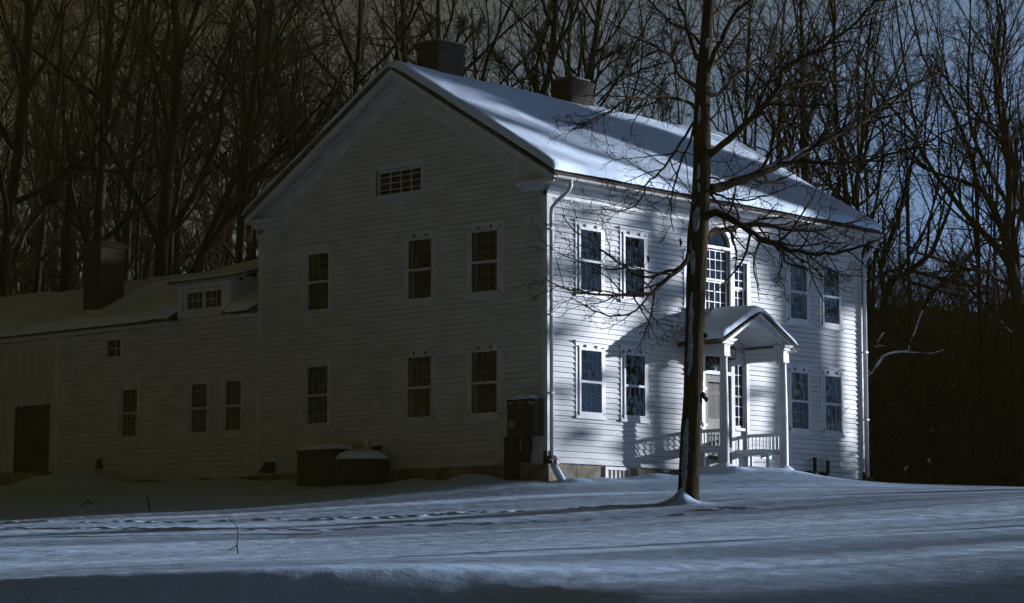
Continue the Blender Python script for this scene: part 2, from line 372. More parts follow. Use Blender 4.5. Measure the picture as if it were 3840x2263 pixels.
def clapboards(mb, fn, u0, u1, z0, z1, holes, lim=None, seed=0):
    """lapped boards with openings cut out; lim(z) -> (umin, umax) for gables"""
    rng = random.Random(seed); z = z0
    rows = []
    while z < z1 - .01:
        e = (.122 if z - z0 < .6 else .108) * rng.uniform(.97, 1.03)
        if z > z1 - .5 and z1 < 5.4: e = .135
        rows.append((z, min(z + e, z1))); z += e
    for ri, (a, b) in enumerate(rows):
        cuts = sorted({a, b, *[h[2] for h in holes if a < h[2] < b], *[h[3] for h in holes if a < h[3] < b]})
        lip = .024 * rng.uniform(.85, 1.15)
        for c, d in zip(cuts[:-1], cuts[1:]):
            mid = (c + d) / 2; lo, hi = u0, u1
            if lim:
                lo, hi = lim(mid)
                if hi - lo < .05: continue
            iv = [(lo, hi)]
            for h in holes:
                if h[2] < mid < h[3]:
                    nv = []
                    for p, q in iv:
                        if h[1] <= p or h[0] >= q: nv.append((p, q)); continue
                        if h[0] > p: nv.append((p, h[0]))
                        if h[1] < q: nv.append((h[1], q))
                    iv = nv
            w = lambda zz: .004 + lip * (1 - (zz - a) / (b - a))
            for p, q in iv:
                n = max(1, int((q - p) / 1.3)); js = [p] + sorted(p + (q - p) * (k + rng.uniform(-.3, .3)) / n for k in range(1, n)) + [q]
                for s0, s1 in zip(js[:-1], js[1:]):
                    k0 = rng.uniform(-.0025, .0025) ; dz = rng.uniform(-.003, .003)
                    zc = c + dz + .004 if c == a else c; zt = d - .004 if d == b else d
                    mb.quad(fn(s0, w(c) + k0, zc), fn(s1, w(c) + k0, zc), fn(s1, w(d) + k0, zt), fn(s0, w(d) + k0, zt))
                    if c == a: mb.quad(fn(s0, -.02, zc + .003), fn(s1, -.02, zc + .003), fn(s1, w(c) + k0, zc), fn(s0, w(c) + k0, zc))
                    if d == b: mb.quad(fn(s0, -.02, zt), fn(s1, -.02, zt), fn(s1, w(d) + k0, zt), fn(s0, w(d) + k0, zt))
                    mb.quad(fn(s1, 0, zc), fn(s1, w(c) + k0, zc), fn(s1, w(d) + k0, zt), fn(s1, 0, zt))
                mb.quad(fn(p, -.02, c - .01), fn(q, -.02, c - .01), fn(q, -.02, d + .01), fn(p, -.02, d + .01))

FW = [(.83, 1.74), (2.23, 3.12), (7.99, 8.89), (9.28, 10.16)]
GW = [(1.15, 2.12), (2.98, 3.92), (6.10, 7.05)]
front_holes = [(a + .04, b - .04, z0 + .04, z1 - .04) for a, b in FW for z0, z1 in ((.92, 2.44), (3.36, 4.87))]
front_holes += [(4.45, 6.55, .0, 2.52), (5.0, 6.0, 3.36, 5.26), (4.42, 5.0, 3.36, 4.62), (6.0, 6.58, 3.36, 4.62)]
gable_holes = [(a + .04, b - .04, z0 + .04, z1 - .04) for a, b in GW for z0, z1 in ((.92, 2.44), (3.37, 4.88))] + [(3.40, 4.84, 5.74, 6.36)]
PIT = .605
mb = MB(); clapboards(mb, FR, .1, L - .1, 0, 5.27, front_holes, seed=1); mb.build('front_wall', M['siding'], HOUSE, recalc=False)
def glim(z):
    if z < 5.45: return (.1, W - .1)
    t = (z - 5.75) / PIT
    return (max(.1, .45 + t), min(W - .1, 2 * RC - .45 - t))
mb = MB(); clapboards(mb, GA, 0, W, 0, 8.0, gable_holes, lim=glim, seed=2); mb.build('gable_wall', M['siding'], HOUSE, recalc=False)
mb = MB()     # far walls
mb.quad((L, .0, 0), (L, W, 0), (L, W, 5.5), (L, 0, 5.5)); mb.poly([(L, 0, 5.5), (L, W, 5.5), (L, RC, 8.1)]); mb.quad((0, W, 0), (L, W, 0), (L, W, 5.5), (0, W, 5.5))
mb.quad((.3, W, -.3), (.3, 24, -.3), (.3, 24, 3.7), (.3, W, 3.7)); mb.quad((5.5, W, -.3), (5.5, 24, -.3), (5.5, 24, 3.6), (5.5, W, 3.6)); mb.poly([(-.02, 23.9, -.3), (5.5, 23.9, -.3), (5.5, 23.9, 3.5), (2.2, 23.9, 4.8), (-.02, 23.9, 3.5)])
mb.build('rear_wall', M['siding'], HOUSE, recalc=False)
# foundation
mb = MB(); mb.box((.03, .03, -.95), (L - .03, W - .03, -.004)); mb.build('foundation', M['stone'], HOUSE)
mb = MB(); rr = random.Random(3)
u = .03
while u < 4.4:
    w = rr.uniform(.7, 1.3); mb.box((u + .012, .0, -.9), (min(u + w, 4.4), .03, -.03 - rr.random() * .02)); u += w
u = .1
while u < 15.5:
    w = rr.uniform(.8, 1.5); mb.box((-.0, u + .012, -.9), (.03, u + w, -.03)); u += w
mb.build('foundation_stone', M['stone'], HOUSE)
# cellar window
mb = MB(); bx(mb, FR, 1.72, 2.5, .0, .05, -.08, -.02); bx(mb, FR, 1.72, 1.78, .0, .05, -.36, -.08); bx(mb, FR, 2.44, 2.5, .0, .05, -.36, -.08)
for k in range(1, 5): bx(mb, FR, 1.78 + k * .13, 1.80 + k * .13, .0, .035, -.36, -.08)
cw = mb.build('cellar_window', M['trim'], HOUSE)
mb = MB(); mb.quad(FR(1.78, .012, -.36), FR(2.44, .012, -.36), FR(2.44, .012, -.08), FR(1.78, .012, -.08)); mb.build('pane', M['plaster'], cw)

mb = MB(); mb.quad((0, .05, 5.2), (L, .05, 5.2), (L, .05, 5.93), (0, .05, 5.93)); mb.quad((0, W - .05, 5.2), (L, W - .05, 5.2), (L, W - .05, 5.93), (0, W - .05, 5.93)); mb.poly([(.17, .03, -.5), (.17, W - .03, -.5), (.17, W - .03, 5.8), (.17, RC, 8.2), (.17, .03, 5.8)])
mb.build('sun_leak_blocker', M['room'], HOUSE, recalc=False)  # unseen panels added to stop sun leaking in under the eaves
# corner boards
for fnlist in (((FR, .0, .14), (GA, .0, .14)), ((FR, L - .14, L),), ((GA, W - .1, W + .03),)):
    mb = MB()
    for fn, a, b in fnlist:
        if fn is FR and a == 0: bx(mb, fn, -.03, b, 0, .03, 0, 5.3)
        elif fn is GA and a == 0: bx(mb, fn, 0, b, 0, .028, 0, 5.3)
        else: bx(mb, fn, a, b, 0, .03, 0, 5.3)
    mb.build('corner_board', M['trim'], HOUSE)

# eaves: frieze, bed mould, soffit, returns
def sweepF(mb, prof, u0, u1): mb.prism(prof, lambda a, b, t: (t, -a, b), u0, u1)
mb = MB()
sweepF(mb, [(0, 5.262), (.034, 5.262), (.034, 5.50), (0, 5.50)], -.03, L + .03)
sweepF(mb, [(.036, 5.36), (.06, 5.36), (.10, 5.42), (.14, 5.45), (.14, 5.498), (.036, 5.498)], -.05, L + .05)
k = -.02
while k < L:            # small dentil course
    bx(mb, FR, k, k + .018, .036, .056, 5.335, 5.358); k += .045
mb.build('frieze', M['trim'], HOUSE)
mb = MB(); sweepF(mb, [(.0, 5.502), (.42, 5.502), (.46, 5.53), (.46, 5.57), (.42, 5.585), (0, 5.585)], -.30, L + .11)
mb.build('cornice', M['trim'], HOUSE)
# gable returns
for a, b in ((-.46, .62), (2 * RC - .62, 2 * RC + .46)):
    mb = MB()
    mb.prism([(.0, 5.502), (.24, 5.502), (.27, 5.53), (.285, 5.57), (.27, 5.588), (0, 5.64)], lambda p, q, t: (-p, t, q), max(a, .001) if a < 0 else a, b)
    mb.prism([(.03, 5.40), (.08, 5.41), (.14, 5.47), (.14, 5.5), (.03, 5.5)], lambda p, q, t: (-p, t, q), max(a, .0) if a < 0 else a + .02, b - .02 if a < 0 else b - .06)
    mb.build('cornice_return', M['trim'], HOUSE)

# rake boards on gable
mb = MB()
def rk(y, off): return 5.62 + PIT * (y + .46) - off     # underside-of-roof line minus offset, near slope
for sgn in (1, -1):
    Y = (lambda t: t) if sgn == 1 else (lambda t: 2 * RC - t)
    def strip(o0, o1, w0, w1, t0=-.3, t1=RC):
        for (wa, wb) in ((w0, w1),):
            pts = [(t0, rk(t0, o0)), (t1, rk(t1, o0)), (t1, rk(t1, o1)), (t0, rk(t0, o1))]
            A = [(-wa, Y(t), z) for t, z in pts]; B = [(-wb, Y(t), z) for t, z in pts]
            i = len(mb.v); mb.v += A + B
            mb.f += [(i, i + 1, i + 2, i + 3), (i + 7, i + 6, i + 5, i + 4)] + [(i + k, i + 4 + k, i + 4 + (k + 1) % 4, i + (k + 1) % 4) for k in range(4)]
    strip(.04, .56, 0, .036, .45)                 # rake frieze on wall
    strip(.10, .22, .038, .09, .42)                # moulding
    strip(.19, .23, .09, .105, .42)
    strip(.02, .06, .04, .30, -.44)                # soffit
    strip(.0, .13, .30, .325, -.46)               # fascia
    pts = [(-.45, 5.58), (.47, 5.58), (.47, rk(.47, .03)), (-.45, rk(-.45, .0))]
    mb.poly([(-.034, Y(t), z) for t, z in pts])
mb.build('rake_board', M['trim'], HOUSE)
for sgn in (1, -1):
    mb = MB(); t = .5        # tiny dentils under the rake
    while t < RC - .1:
        y = t if sgn == 1 else 2 * RC - t; z = rk(t, .255)
        mb.box((-.062, y - .009, z - .012), (-.037, y + .009, z + .012)); t += .05
    mb.build('rake_dentil', M['trim'], HOUSE)

# roof boards + shingle edge
def roof_pt(s, x):   # s: signed distance in y from ridge
    return (x, RC + s, 8.48 - .02 - PIT * abs(s) + .02)
RIDGE = rk(RC, 0)
HALF = RC + .50
mb = MB()
for sg in (-1, 1):
    mb.prism([(0, RIDGE + .005), (HALF, RIDGE + .005 - PIT * HALF), (HALF + .03, RIDGE + .05 - PIT * HALF), (0, RIDGE + .075)], lambda a, b, t, sg=sg: (t, RC + sg * a, b), -.345, L + .13)
roof = mb.build('roof', M['shingle'], HOUSE)
# snow on the main roof
def smooth_edge(d, r): return sqrt(max(0.0, 1 - (1 - min(1, max(0, d) / r)) ** 2))
def roof_snow(a, b):
    x = -.37 + (L + .51) * a; s = -(HALF + .03) + 2 * (HALF + .03) * b
    e = min(x + .37, L + .14 - x); e2 = HALF + .03 - abs(s)
    n = vnoise(x * .8, s * .8, 41) * .06 + vnoise(x * 2.5, s * 2.5, 42) * .022 + vnoise(x * 7, s * 7, 43) * .010
    th = (.15 + n + .03 * vnoise(x * .3, 1.5, 44)) * smooth_edge(e, .16 + .04 * vnoise(s * 3, 2, 45)) * smooth_edge(e2, .14)
    z = RIDGE + .06 - PIT * (sqrt(s * s + .03) - .12) + th - .03 * math.sin(pi * a) * exp(-s * s / 3)
    dx = (.05 * vnoise(s * 2.2, 7, 46) if (a == 0 or a == 1) else 0)
    return (x + dx, RC + s + ((.07 * vnoise(x * 1.7, 9, 47) + .04 * vnoise(x * 5, 9, 48)) if b in (0, 1) else 0), z)
mb = MB()
us_ = [0, .002, .004, .007, .011, .016] + [.016 + (.984 - .016) * k / 130 for k in range(1, 130)] + [.984, .99, .995, .998, 1]
vs_ = [0, .003, .007, .012, .018] + [.018 + (.982 - .018) * k / 110 for k in range(1, 110)] + [.982, .988, .994, .997, 1]
i0 = len(mb.v)
for a in us_:
    for b in vs_: mb.v.append(roof_snow(a, b))
nv = len(vs_)
for a in range(len(us_) - 1):
    for b in range(nv - 1): k = a * nv + b; mb.f.append((k, k + nv, k + nv + 1, k + 1))
mb.build('roof_snow', M['roofsnow'], roof, smooth=True, recalc=False)

# gutter + leaders
mb = MB()
prof = [(.47 + .05 + .055 * cos(t), 5.59 + .055 * sin(t)) for t in [pi + k * pi / 8 for k in range(9)]]
prof = prof + [(a * 1.0 + (.006 if i < 4 else -.006) * 0, b + .0) for i, (a, b) in []]
inner = [(.52 + .047 * cos(t), 5.592 + .047 * sin(t)) for t in [2 * pi - k * pi / 8 for k in range(9)]]
sweepF(mb, prof + inner, -.33, L + .11)
sweepF(mb, [(.575 + .008 * cos(t), 5.592 + .008 * sin(t)) for t in [k * pi / 3 for k in range(6)]], -.33, L + .11)
g = mb.build('gutter', M['zinc'], HOUSE)
k = .25
while k < L:
    mb = MB(); mb.tube([(k, -.44, 5.64), (k + .005, -.52, 5.655), (k + .01, -.585, 5.60), (k + .015, -.56, 5.545), (k + .02, -.50, 5.53)], [.008] * 5, 4); k += .78
    mb.build('gutter_strap', M['iron'], g)
def leader(x, sg):
    mb = MB()
    mb.tube([(x + .1 * sg, -.52, 5.54), (x + .1 * sg, -.52, 5.42), (x + .08 * sg, -.47, 5.33), (x + .02 * sg, -.20, 5.12), (x, -.11, 5.02), (x, -.10, 4.9), (x, -.10, .06)], [.042] * 7, 10)
    o = mb.build('downspout', M['leaderpaint'], HOUSE, smooth=True)
    for z in (4.6, 2.9, 1.35): mb = MB(); mb.box((x - .055, -.145, z), (x + .055, 0, z + .025)); mb.build('strap', M['leaderpaint'], o)
    return o
d1 = leader(.02, 1); d2 = leader(L - .0, -1)
mb = MB(); mb.box((-.07, -.19, -.02), (.11, -.0, .05)); mb.box((-.12, -.1, -.03), (-.035, .0, .22)); mb.poly([(-.07, -.19, .05), (.11, -.19, .05), (.07, -.15, .14), (-.03, -.15, .14)])
br = mb.build('shoe_bracket', M['iron'], d1)
mb = MB(); mb.box((.025, -.215, -.045), (.135, -.192, .055)); mb.build('bracket_plate', M['orange'], d1)
mb = MB(); mb.box((.04, -.219, -.03), (.12, -.2155, .04)); mb.build('white_tag', M['trim'], d1)
mb = MB(); mb.tube([(.03, -.12, -.02), (.06, -.16, -.12), (.13, -.22, -.28), (.19, -.28, -.44)], [.062, .072, .078, .07], 10); mb.build('snowy_elbow', M['roofsnow'], d1, smooth=True)
mb = MB(); mb.tube([(L - .02, -.12, .02), (L + .06, -.22, -.06)], [.06, .06], 10); mb.box((L - .1, -.09, -.05), (L + .03, 0, .16)); mb.build('shoe_bracket', M['iron'], d2)

# windows ------------------------------------------------------------
def window(fn, u0, u1, z0, z1, cols=4, storm=True, cap=True, seed=0, parent=None, lower_shift=.0):
    rng = random.Random(seed); parent = parent or HOUSE
    mb = MB(); cw = .105
    bx(mb, fn, u0, u0 + cw, 0, .036, z0 + .02, z1); bx(mb, fn, u1 - cw, u1, 0, .036, z0 + .02, z1)
    bx(mb, fn, u0 + cw, u1 - cw, 0, .034, z1 - .115, z1 - .002)
    bx(mb, fn, u0 - .015, u1 + .015, 0, .062, z0 - .012, z0 + .05)
    if cap:
        bx(mb, fn, u0 - .05, u1 + .05, 0, .075, z1 + .002, z1 + .03); bx(mb, fn, u0 - .02, u1 + .02, 0, .045, z1 - .028, z1 + .001)
    # jambs
    a, b, c, d = u0 + cw, u1 - cw, z0 + .05, z1 - .115
    bx(mb, fn, a - .003, a + .014, -.14, .0, c, d); bx(mb, fn, b - .014, b + .003, -.14, .0, c, d); bx(mb, fn, a + .014, b - .014, -.14, 0, d - .014, d); bx(mb, fn, a + .014, b - .014, -.14, 0, c, c + .014)
    win = mb.build('window', M['trim'], parent)
    # outer (storm) sash
    f = .052; so = .02 if storm else -.03
    mb = MB(); mid = (c + d) / 2 + .005
    A, B, Cc, D = a + .004, b - .004, c + .004, d - .004
    if storm: A, B, Cc, D = a - .018, b + .018, c - .0, d + .012
    ws0, ws1 = (.038, .058) if storm else (-.055, -.02)
    bx(mb, fn, A, A + f, ws0, ws1, Cc, D); bx(mb, fn, B - f, B, ws0, ws1, Cc, D)
    bx(mb, fn, A + f, B - f, ws0, ws1, D - f * 1.1, D); bx(mb, fn, A + f, B - f, ws0, ws1, Cc, Cc + f * 1.5); bx(mb, fn, A + f, B - f, ws0, ws1 + .002, mid - .024, mid + .024)
    mb.build('storm_sash' if storm else 'sash', M['trim'], win)
    mb = MB(); wg = ws0 + .008
    g0, g1 = A + f - .004, B - f + .004
    pane(mb, fn, g0, g1, wg, mid + .02, D - f); pane(mb, fn, g0, g1, wg, Cc + f, mid - .02)
    mb.build('pane', M['glass'], win, recalc=False)
    # muntins of the inner sashes
    mb = MB()
    for zz0, zz1, wo in ((mid + .01, d - .03, -.06), (c + .03, mid - .01, -.085)) if storm else ((mid + .02, d - .04, -.05), (c + .06, mid - .02, -.055)):
        q = .0145 if fn is FR else .009; sh = .0
        for k in range(1, cols):
            uu = a + .03 + (b - a - .06) * k / cols + sh
            bx(mb, fn, uu - q / 2, uu + q / 2, wo - .016, wo, zz0, zz1)
        for k in (1, 2):
            zz = zz0 + (zz1 - zz0) * k / 3
            bx(mb, fn, a + .02, b - .02, wo - .0165, wo + .0005, zz - q / 2, zz + q / 2)
        if storm:
            bx(mb, fn, a + .014, a + .05, wo - .03, wo - .002, zz0 - .02, zz1 + .02); bx(mb, fn, b - .05, b - .014, wo - .03, wo - .002, zz0 - .02, zz1 + .02)
            bx(mb, fn, a + .05, b - .05, wo - .0305, wo - .0025, zz0 - .03, zz0 + .01); bx(mb, fn, a + .05, b - .05, wo - .0305, wo - .0025, zz1 - .01, zz1 + .03)
    mb.build('muntin_grid', M['trim'], win)
    mb = MB(); mb.quad(fn(a, -.14, c), fn(b, -.14, c), fn(b, -.14, d), fn(a, -.14, d)); mb.build('dim_room', M['room'], win, recalc=False)
    if storm:
        um = (u0 + u1) / 2
        def hang(nm, *q): m_ = MB(); bx(m_, fn, *q); m_.build(nm, M['iron'], win)
        for uu in (um - .17, um + .17): hang('hanger', uu - .014, uu + .014, .036, .062, D - .015, D + .055)
        for uu in (u0 + .07, u1 - .07): hang('hook', uu - .012, uu + .012, .036, .058, D, D + .03)
        for uu in (A - .018, B + .018): hang('catch', uu - .01, uu + .01, .036, .056, c + .03, c + .075)
    return win

n = 0
for a, b in FW:
    for z0, z1 in ((.92, 2.44), (3.36, 4.87)): window(FR, a, b, z0, z1, seed=n); n += 1
for i, (a, b) in enumerate(GW):
    for z0, z1 in ((.92, 2.44), (3.37, 4.88)): window(GA, a, b, z0, z1, seed=n, storm=(i < 2)); n += 1

# attic light
mb = MB(); a, b, c, d = 3.34, 4.90, 5.70, 6.42
bx(mb, GA, a, a + .11, 0, .036, c + .03, d); bx(mb, GA, b - .11, b, 0, .036, c + .03, d); bx(mb, GA, a + .11, b - .11, 0, .034, d - .12, d - .002); bx(mb, GA, a - .02, b + .02, 0, .06, c - .02, c + .05); bx(mb, GA, a - .06, b + .06, 0, .07, d + .002, d + .03)
bx(mb, GA, a + .11, a + .17, -.1, -.04, c + .05, d - .12); bx(mb, GA, b - .15, b - .11, -.1, -.04, c + .05, d - .12); bx(mb, GA, a + .17, b - .15, -.1, -.04, d - .17, d - .12); bx(mb, GA, a + .17, b - .15, -.1, -.04, c + .05, c + .09)
aw = mb.build('attic_window', M['trim'], HOUSE)
mb = MB(); A, B, Cc, D = a + .17, b - .15, c + .09, d - .17
for k in (1, 2, 3): u = A + (B - A) * k / 4; bx(mb, GA, u - .01, u + .01, -.085, -.06, Cc, D)
for k in (.2, .5, .8): z = Cc + (D - Cc) * k; bx(mb, GA, A, B, -.0855, -.0595, z - .008, z + .008)
mb.build('muntin_grid', M['trim'], aw)
mb = MB(); pane(mb, GA, A, B, -.075, Cc, D); mb.build('pane', M['glass'], aw, recalc=False)
mb = MB(); mb.quad(GA(a, -.12, c), GA(b, -.12, c), GA(b, -.12, d), GA(a, -.12, d)); mb.build('dim_room', M['room'], aw, recalc=False)

# stair-hall window with arched head, and its two narrow side lights
mb = MB()
bx(mb, FR, 4.92, 5.06, 0, .05, 3.38, 4.80); bx(mb, FR, 5.94, 6.08, 0, .05, 3.38, 4.80); bx(mb, FR, 4.36, 6.64, 0, .08, 3.33, 3.40)
for s in (-1, 1):
    o = 5.5 + s * 1.11
    bx(mb, FR, o - .055, o + .055, 0, .036, 3.40, 4.60); bx(mb, FR, min(5.5 + s * .58, o), max(5.5 + s * .58, o), 0, .034, 4.54, 4.62); bx(mb, FR, min(5.5 + s * .58, o + s * .055), max(5.5 + s * .58, o + s * .055), 0, .08, 4.622, 4.65)
arc = [(5.5 + .44 * cos(t), 4.80 + .44 * sin(t)) for t in [k * pi / 20 for k in range(21)]]; arc2 = [(5.5 + .57 * cos(t), 4.80 + min(.57 * sin(t), .46)) for t in [k * pi / 20 for k in range(21)]]
for k in range(20):
    p = [FR(arc[k][0], .05, arc[k][1]), FR(arc2[k][0], .05, arc2[k][1]), FR(arc2[k + 1][0], .05, arc2[k + 1][1]), FR(arc[k + 1][0], .05, arc[k + 1][1])]
    mb.quad(*p); q = [FR(arc[k][0], .05, arc[k][1]), FR(arc[k + 1][0], .05, arc[k + 1][1]), FR(arc[k + 1][0], -.12, arc[k + 1][1]), FR(arc[k][0], -.12, arc[k][1])]; mb.quad(*q)
    q = [FR(arc2[k][0], .05, arc2[k][1]), FR(arc2[k + 1][0], .05, arc2[k + 1][1]), FR(arc2[k + 1][0], .0, arc2[k + 1][1]), FR(arc2[k][0], .0, arc2[k][1])]; mb.quad(*q)
bx(mb, FR, 5.06, 5.94, -.05, .055, 4.76, 4.82); bx(mb, FR, 5.485, 5.515, .05, .058, 5.26, 5.31)
pw = mb.build('arched_window', M['trim'], HOUSE, recalc=False)
mb = MB()
def sashes(u0, u1, z0, z1, cols, rows2):
    zm = z0 + (z1 - z0) * .5
    for (p, q, wo) in ((zm, z1, -.02), (z0, zm, -.05)):
        f = .05
        bx(mb, FR, u0, u0 + f, wo - .03, wo, p, q); bx(mb, FR, u1 - f, u1, wo - .03, wo, p, q); bx(mb, FR, u0 + f, u1 - f, wo - .03, wo, q - f * .8, q); bx(mb, FR, u0 + f, u1 - f, wo - .03, wo, p, p + f * .8)
        for k in range(1, cols): u = u0 + f + (u1 - u0 - 2 * f) * k / cols; bx(mb, FR, u - .009, u + .009, wo - .025, wo - .003, p + .03, q - .03)
        for k in range(1, rows2): z = p + (q - p) * k / rows2; bx(mb, FR, u0 + .04, u1 - .04, wo - .0255, wo - .0025, z - .009, z + .009)
sashes(5.06, 5.94, 3.40, 4.76, 4, 3)
for s in (-1, 1):
    u = 5.5 + s * .82; sashes(u - .235, u + .235, 3.40, 4.54, 2, 3)
mb.build('sash', M['trim'], pw)
mb = MB()
for u0, u1, z1 in ((5.06, 5.94, 4.76), (4.445, 4.915, 4.54), (6.085, 6.555, 4.54)):
    zm = (3.40 + z1) / 2
    mb.quad(FR(u0, -.035, zm), FR(u1, -.035, zm), FR(u1, -.035, z1), FR(u0, -.035, z1)); mb.quad(FR(u0, -.066, 3.4), FR(u1, -.066, 3.4), FR(u1, -.066, zm), FR(u0, -.066, zm))
mb.poly([FR(x, -.03, z) for x, z in arc]); mb.build('pane', M['glass'], pw, recalc=False)
mb = MB()
for k in (.25, .5, .75): mb.tube([FR(5.5, -.04, 4.82), FR(5.5 + .43 * cos(pi * k), -.04, 4.80 + .43 * sin(pi * k))], [.007, .007], 4)
mb.tube([FR(5.5 + .2 * cos(t * pi / 10), -.04, 4.82 + .2 * sin(t * pi / 10)) for t in range(11)], [.007] * 11, 4)
mb.build('fan_bar', M['iron'], pw)
mb = MB(); mb.quad(FR(4.4, -.2, 3.38), FR(6.6, -.2, 3.38), FR(6.6, -.2, 5.25), FR(4.4, -.2, 5.25)); mb.build('dim_room', M['room'], pw, recalc=False)

# entrance ------------------------------------------------------------
mb = MB()
for s in (-1, 1):
    def B(o0, o1, w0, w1, z0, z1): bx(mb, FR, 5.5 + s * o0, 5.5 + s * o1, w0, w1, z0, z1)
    B(.46, .58, -.1, .03, 0, 2.50); B(.98, 1.08, -.1, .05, 0, 2.50); B(.58, .98, -.1, .0, 2.34, 2.50); B(.58, .98, -.1, -.02, 0, .90); B(.60, .97, -.02, .03, .90, .96)
    B(.64, .92, -.02, -.008, .12, .80); B(.67, .89, -.0081, -.003, .16, .76)
bx(mb, FR, 5.04, 5.96, -.1, .02, 2.46, 2.50); bx(mb, FR, 5.04, 5.96, -.1, .028, 2.06, 2.14); bx(mb, FR, 5.04, 5.08, -.1, .0, 2.14, 2.46); bx(mb, FR, 5.92, 5.96, -.1, .0, 2.14, 2.46)
bx(mb, FR, 4.42, 6.58, -.1, .04, 2.502, 2.56)
ent = mb.build('door_surround', M['trim'], HOUSE)
mb = MB()     # storm door: stiles, rails, recessed panels
x0, x1 = 5.05, 5.95
for a, b, c, d in ((x0, x0 + .13, .05, 2.04), (x1 - .13, x1, .05, 2.04), (x0 + .13, x1 - .13, 1.9, 2.04), (x0 + .13, x1 - .13, .78, 1.12), (x0 + .13, x1 - .13, .05, .25)): bx(mb, FR, a, b, -.06, -.012, c, d)
door = mb.build('door', M['doorwood'], HOUSE)
mb = MB(); k = 0
for a in np.linspace(x0 + .13, x1 - .13, 8)[:-1]:
    bx(mb, FR, a + .003, a + .087, -.10, -.085 + .002 * (k % 2), .25, 1.9); k += 1
bx(mb, FR, x0 + .2, x1 - .2, -.085, -.07, 1.62, 1.72)
mb.build('inner_plank', M['plank'], door)
mb = MB(); hx = 5.885
mb.tube([FR(hx + .028 * sin(t), .012, 1.0 + .055 * cos(t)) for t in [k * 2 * pi / 12 for k in range(13)]], [.007] * 13, 5); mb.tube([FR(hx, .0, 1.055), FR(hx, .01, 1.11)], [.012, .004], 6); mb.tube([FR(hx, .0, .945), FR(hx, .01, .89)], [.012, .004], 6)
mb.build('handle', M['iron'], door)
for z in (1.72, .95, .4): mb = MB(); bx(mb, FR, 4.99, 5.1, -.011, .0315, z, z + .05); bx(mb, FR, 4.95, 5.0, .031, .045, z - .02, z + .07); mb.build('hinge', M['leaderpaint'], door)
mb = MB(); mb.quad(FR(5.08, -.06, 2.14), FR(5.92, -.06, 2.14), FR(5.92, -.06, 2.46), FR(5.08, -.06, 2.46))
tr = mb.build('transom', M['glass'], HOUSE, recalc=False)
mb = MB()
for k in range(1, 6): t = pi * k / 6; mb.tube([FR(5.5 + .06 * cos(t), -.045, 2.17 + .05 * sin(t)), FR(5.5 + .40 * cos(t), -.045, 2.16 + .27 * sin(t))], [.005, .004], 4)
mb.tube([FR(5.5 + .16 * cos(t * pi / 10), -.045, 2.17 + .12 * sin(t * pi / 10)) for t in range(11)], [.003] * 11, 4)
mb.poly([FR(5.5 + x, -.04, 2.19 + z) for x, z in ((-.09, .0), (-.075, .05), (-.03, .075), (-.012, .06), (0, .09), (.012, .06), (.03, .075), (.075, .05), (.09, .0), (.04, .02), (.02, -.03), (-.02, -.03), (-.04, .02))])
mb.build('fan_ornament', M['trim'], tr)
mb = MB(); mb.quad(FR(4.4, -.16, .0), FR(6.6, -.16, .0), FR(6.6, -.16, 2.5), FR(4.4, -.16, 2.5)); mb.build('dim_hall', M['room'], HOUSE, recalc=False)
for s in (-1, 1):
    mb = MB(); c = 5.5 + s * .78
    zz = [.98, 1.65, 2.32]
    for p, q in ((.97, 1.655), (1.625, 2.34)):
        bx(mb, FR, c - .19, c - .155, -.06, -.02, p, q); bx(mb, FR, c + .155, c + .19, -.06, -.02, p, q); bx(mb, FR, c - .155, c + .155, -.06, -.02, p, p + .035); bx(mb, FR, c - .155, c + .155, -.06, -.02, q - .035, q)
        bx(mb, FR, c - .008, c + .008, -.052, -.026, p + .03, q - .03)
        for k in (1, 2): z = p + (q - p) * k / 3; bx(mb, FR, c - .16, c + .16, -.0525, -.0255, z - .008, z + .008)
    sl = mb.build('sidelight', M['trim'], HOUSE)
    mb = MB(); mb.quad(FR(c - .16, -.04, .99), FR(c + .16, -.04, .99), FR(c + .16, -.04, 2.32), FR(c - .16, -.04, 2.32)); mb.build('pane', M['glass'], sl, recalc=False)

# porch ---------------------------------------------------------------
PX0, PX1, PD = 4.46, 6.54, .96
mb = MB()
def porch_beam(mb, z0, z1, g):
    bx(mb, FR, PX0 - g, PX0 + g, .04, PD + g, z0, z1); bx(mb, FR, PX1 - g, PX1 + g, .04, PD + g, z0, z1)
porch_beam(mb, 2.37, 2.55, .095); porch_beam(mb, 2.5505, 2.58, .115); porch_beam(mb, 2.5805, 2.64, .15)
for s, px in ((-1, PX0), (1, PX1)):
    bx(mb, FR, px - .17, px + .17, PD - .1, PD + .19, 2.6405, 2.665); bx(mb, FR, px - .2, px + .2, PD - .1, PD + .21, 2.6655, 2.69)
# arched gable front: triangle minus arch
N = 24
xs = [4.36 + (6.64 - 4.36) * k / N for k in range(N + 1)]
def top(x): return 3.33 - .538 * abs(x - 5.5)
def bot(x):
    t = (x - 5.5) / .98
    return 2.69 if abs(t) >= 1 else max(2.69, 2.60 + .42 * sqrt(1 - t * t))
for k in range(N):
    a, b = xs[k], xs[k + 1]; ta, tb, ba, bb = top(a) - .05, top(b) - .05, bot(a), bot(b)
    ta = max(ta, ba); tb = max(tb, bb)
    for w in (PD + .06, PD - .02): mb.quad(FR(a, w, ba), FR(b, w, bb), FR(b, w, tb), FR(a, w, ta))
    mb.quad(FR(a, PD + .06, ba), FR(b, PD + .06, bb), FR(b, .0, bb), FR(a, .0, ba))      # barrel ceiling
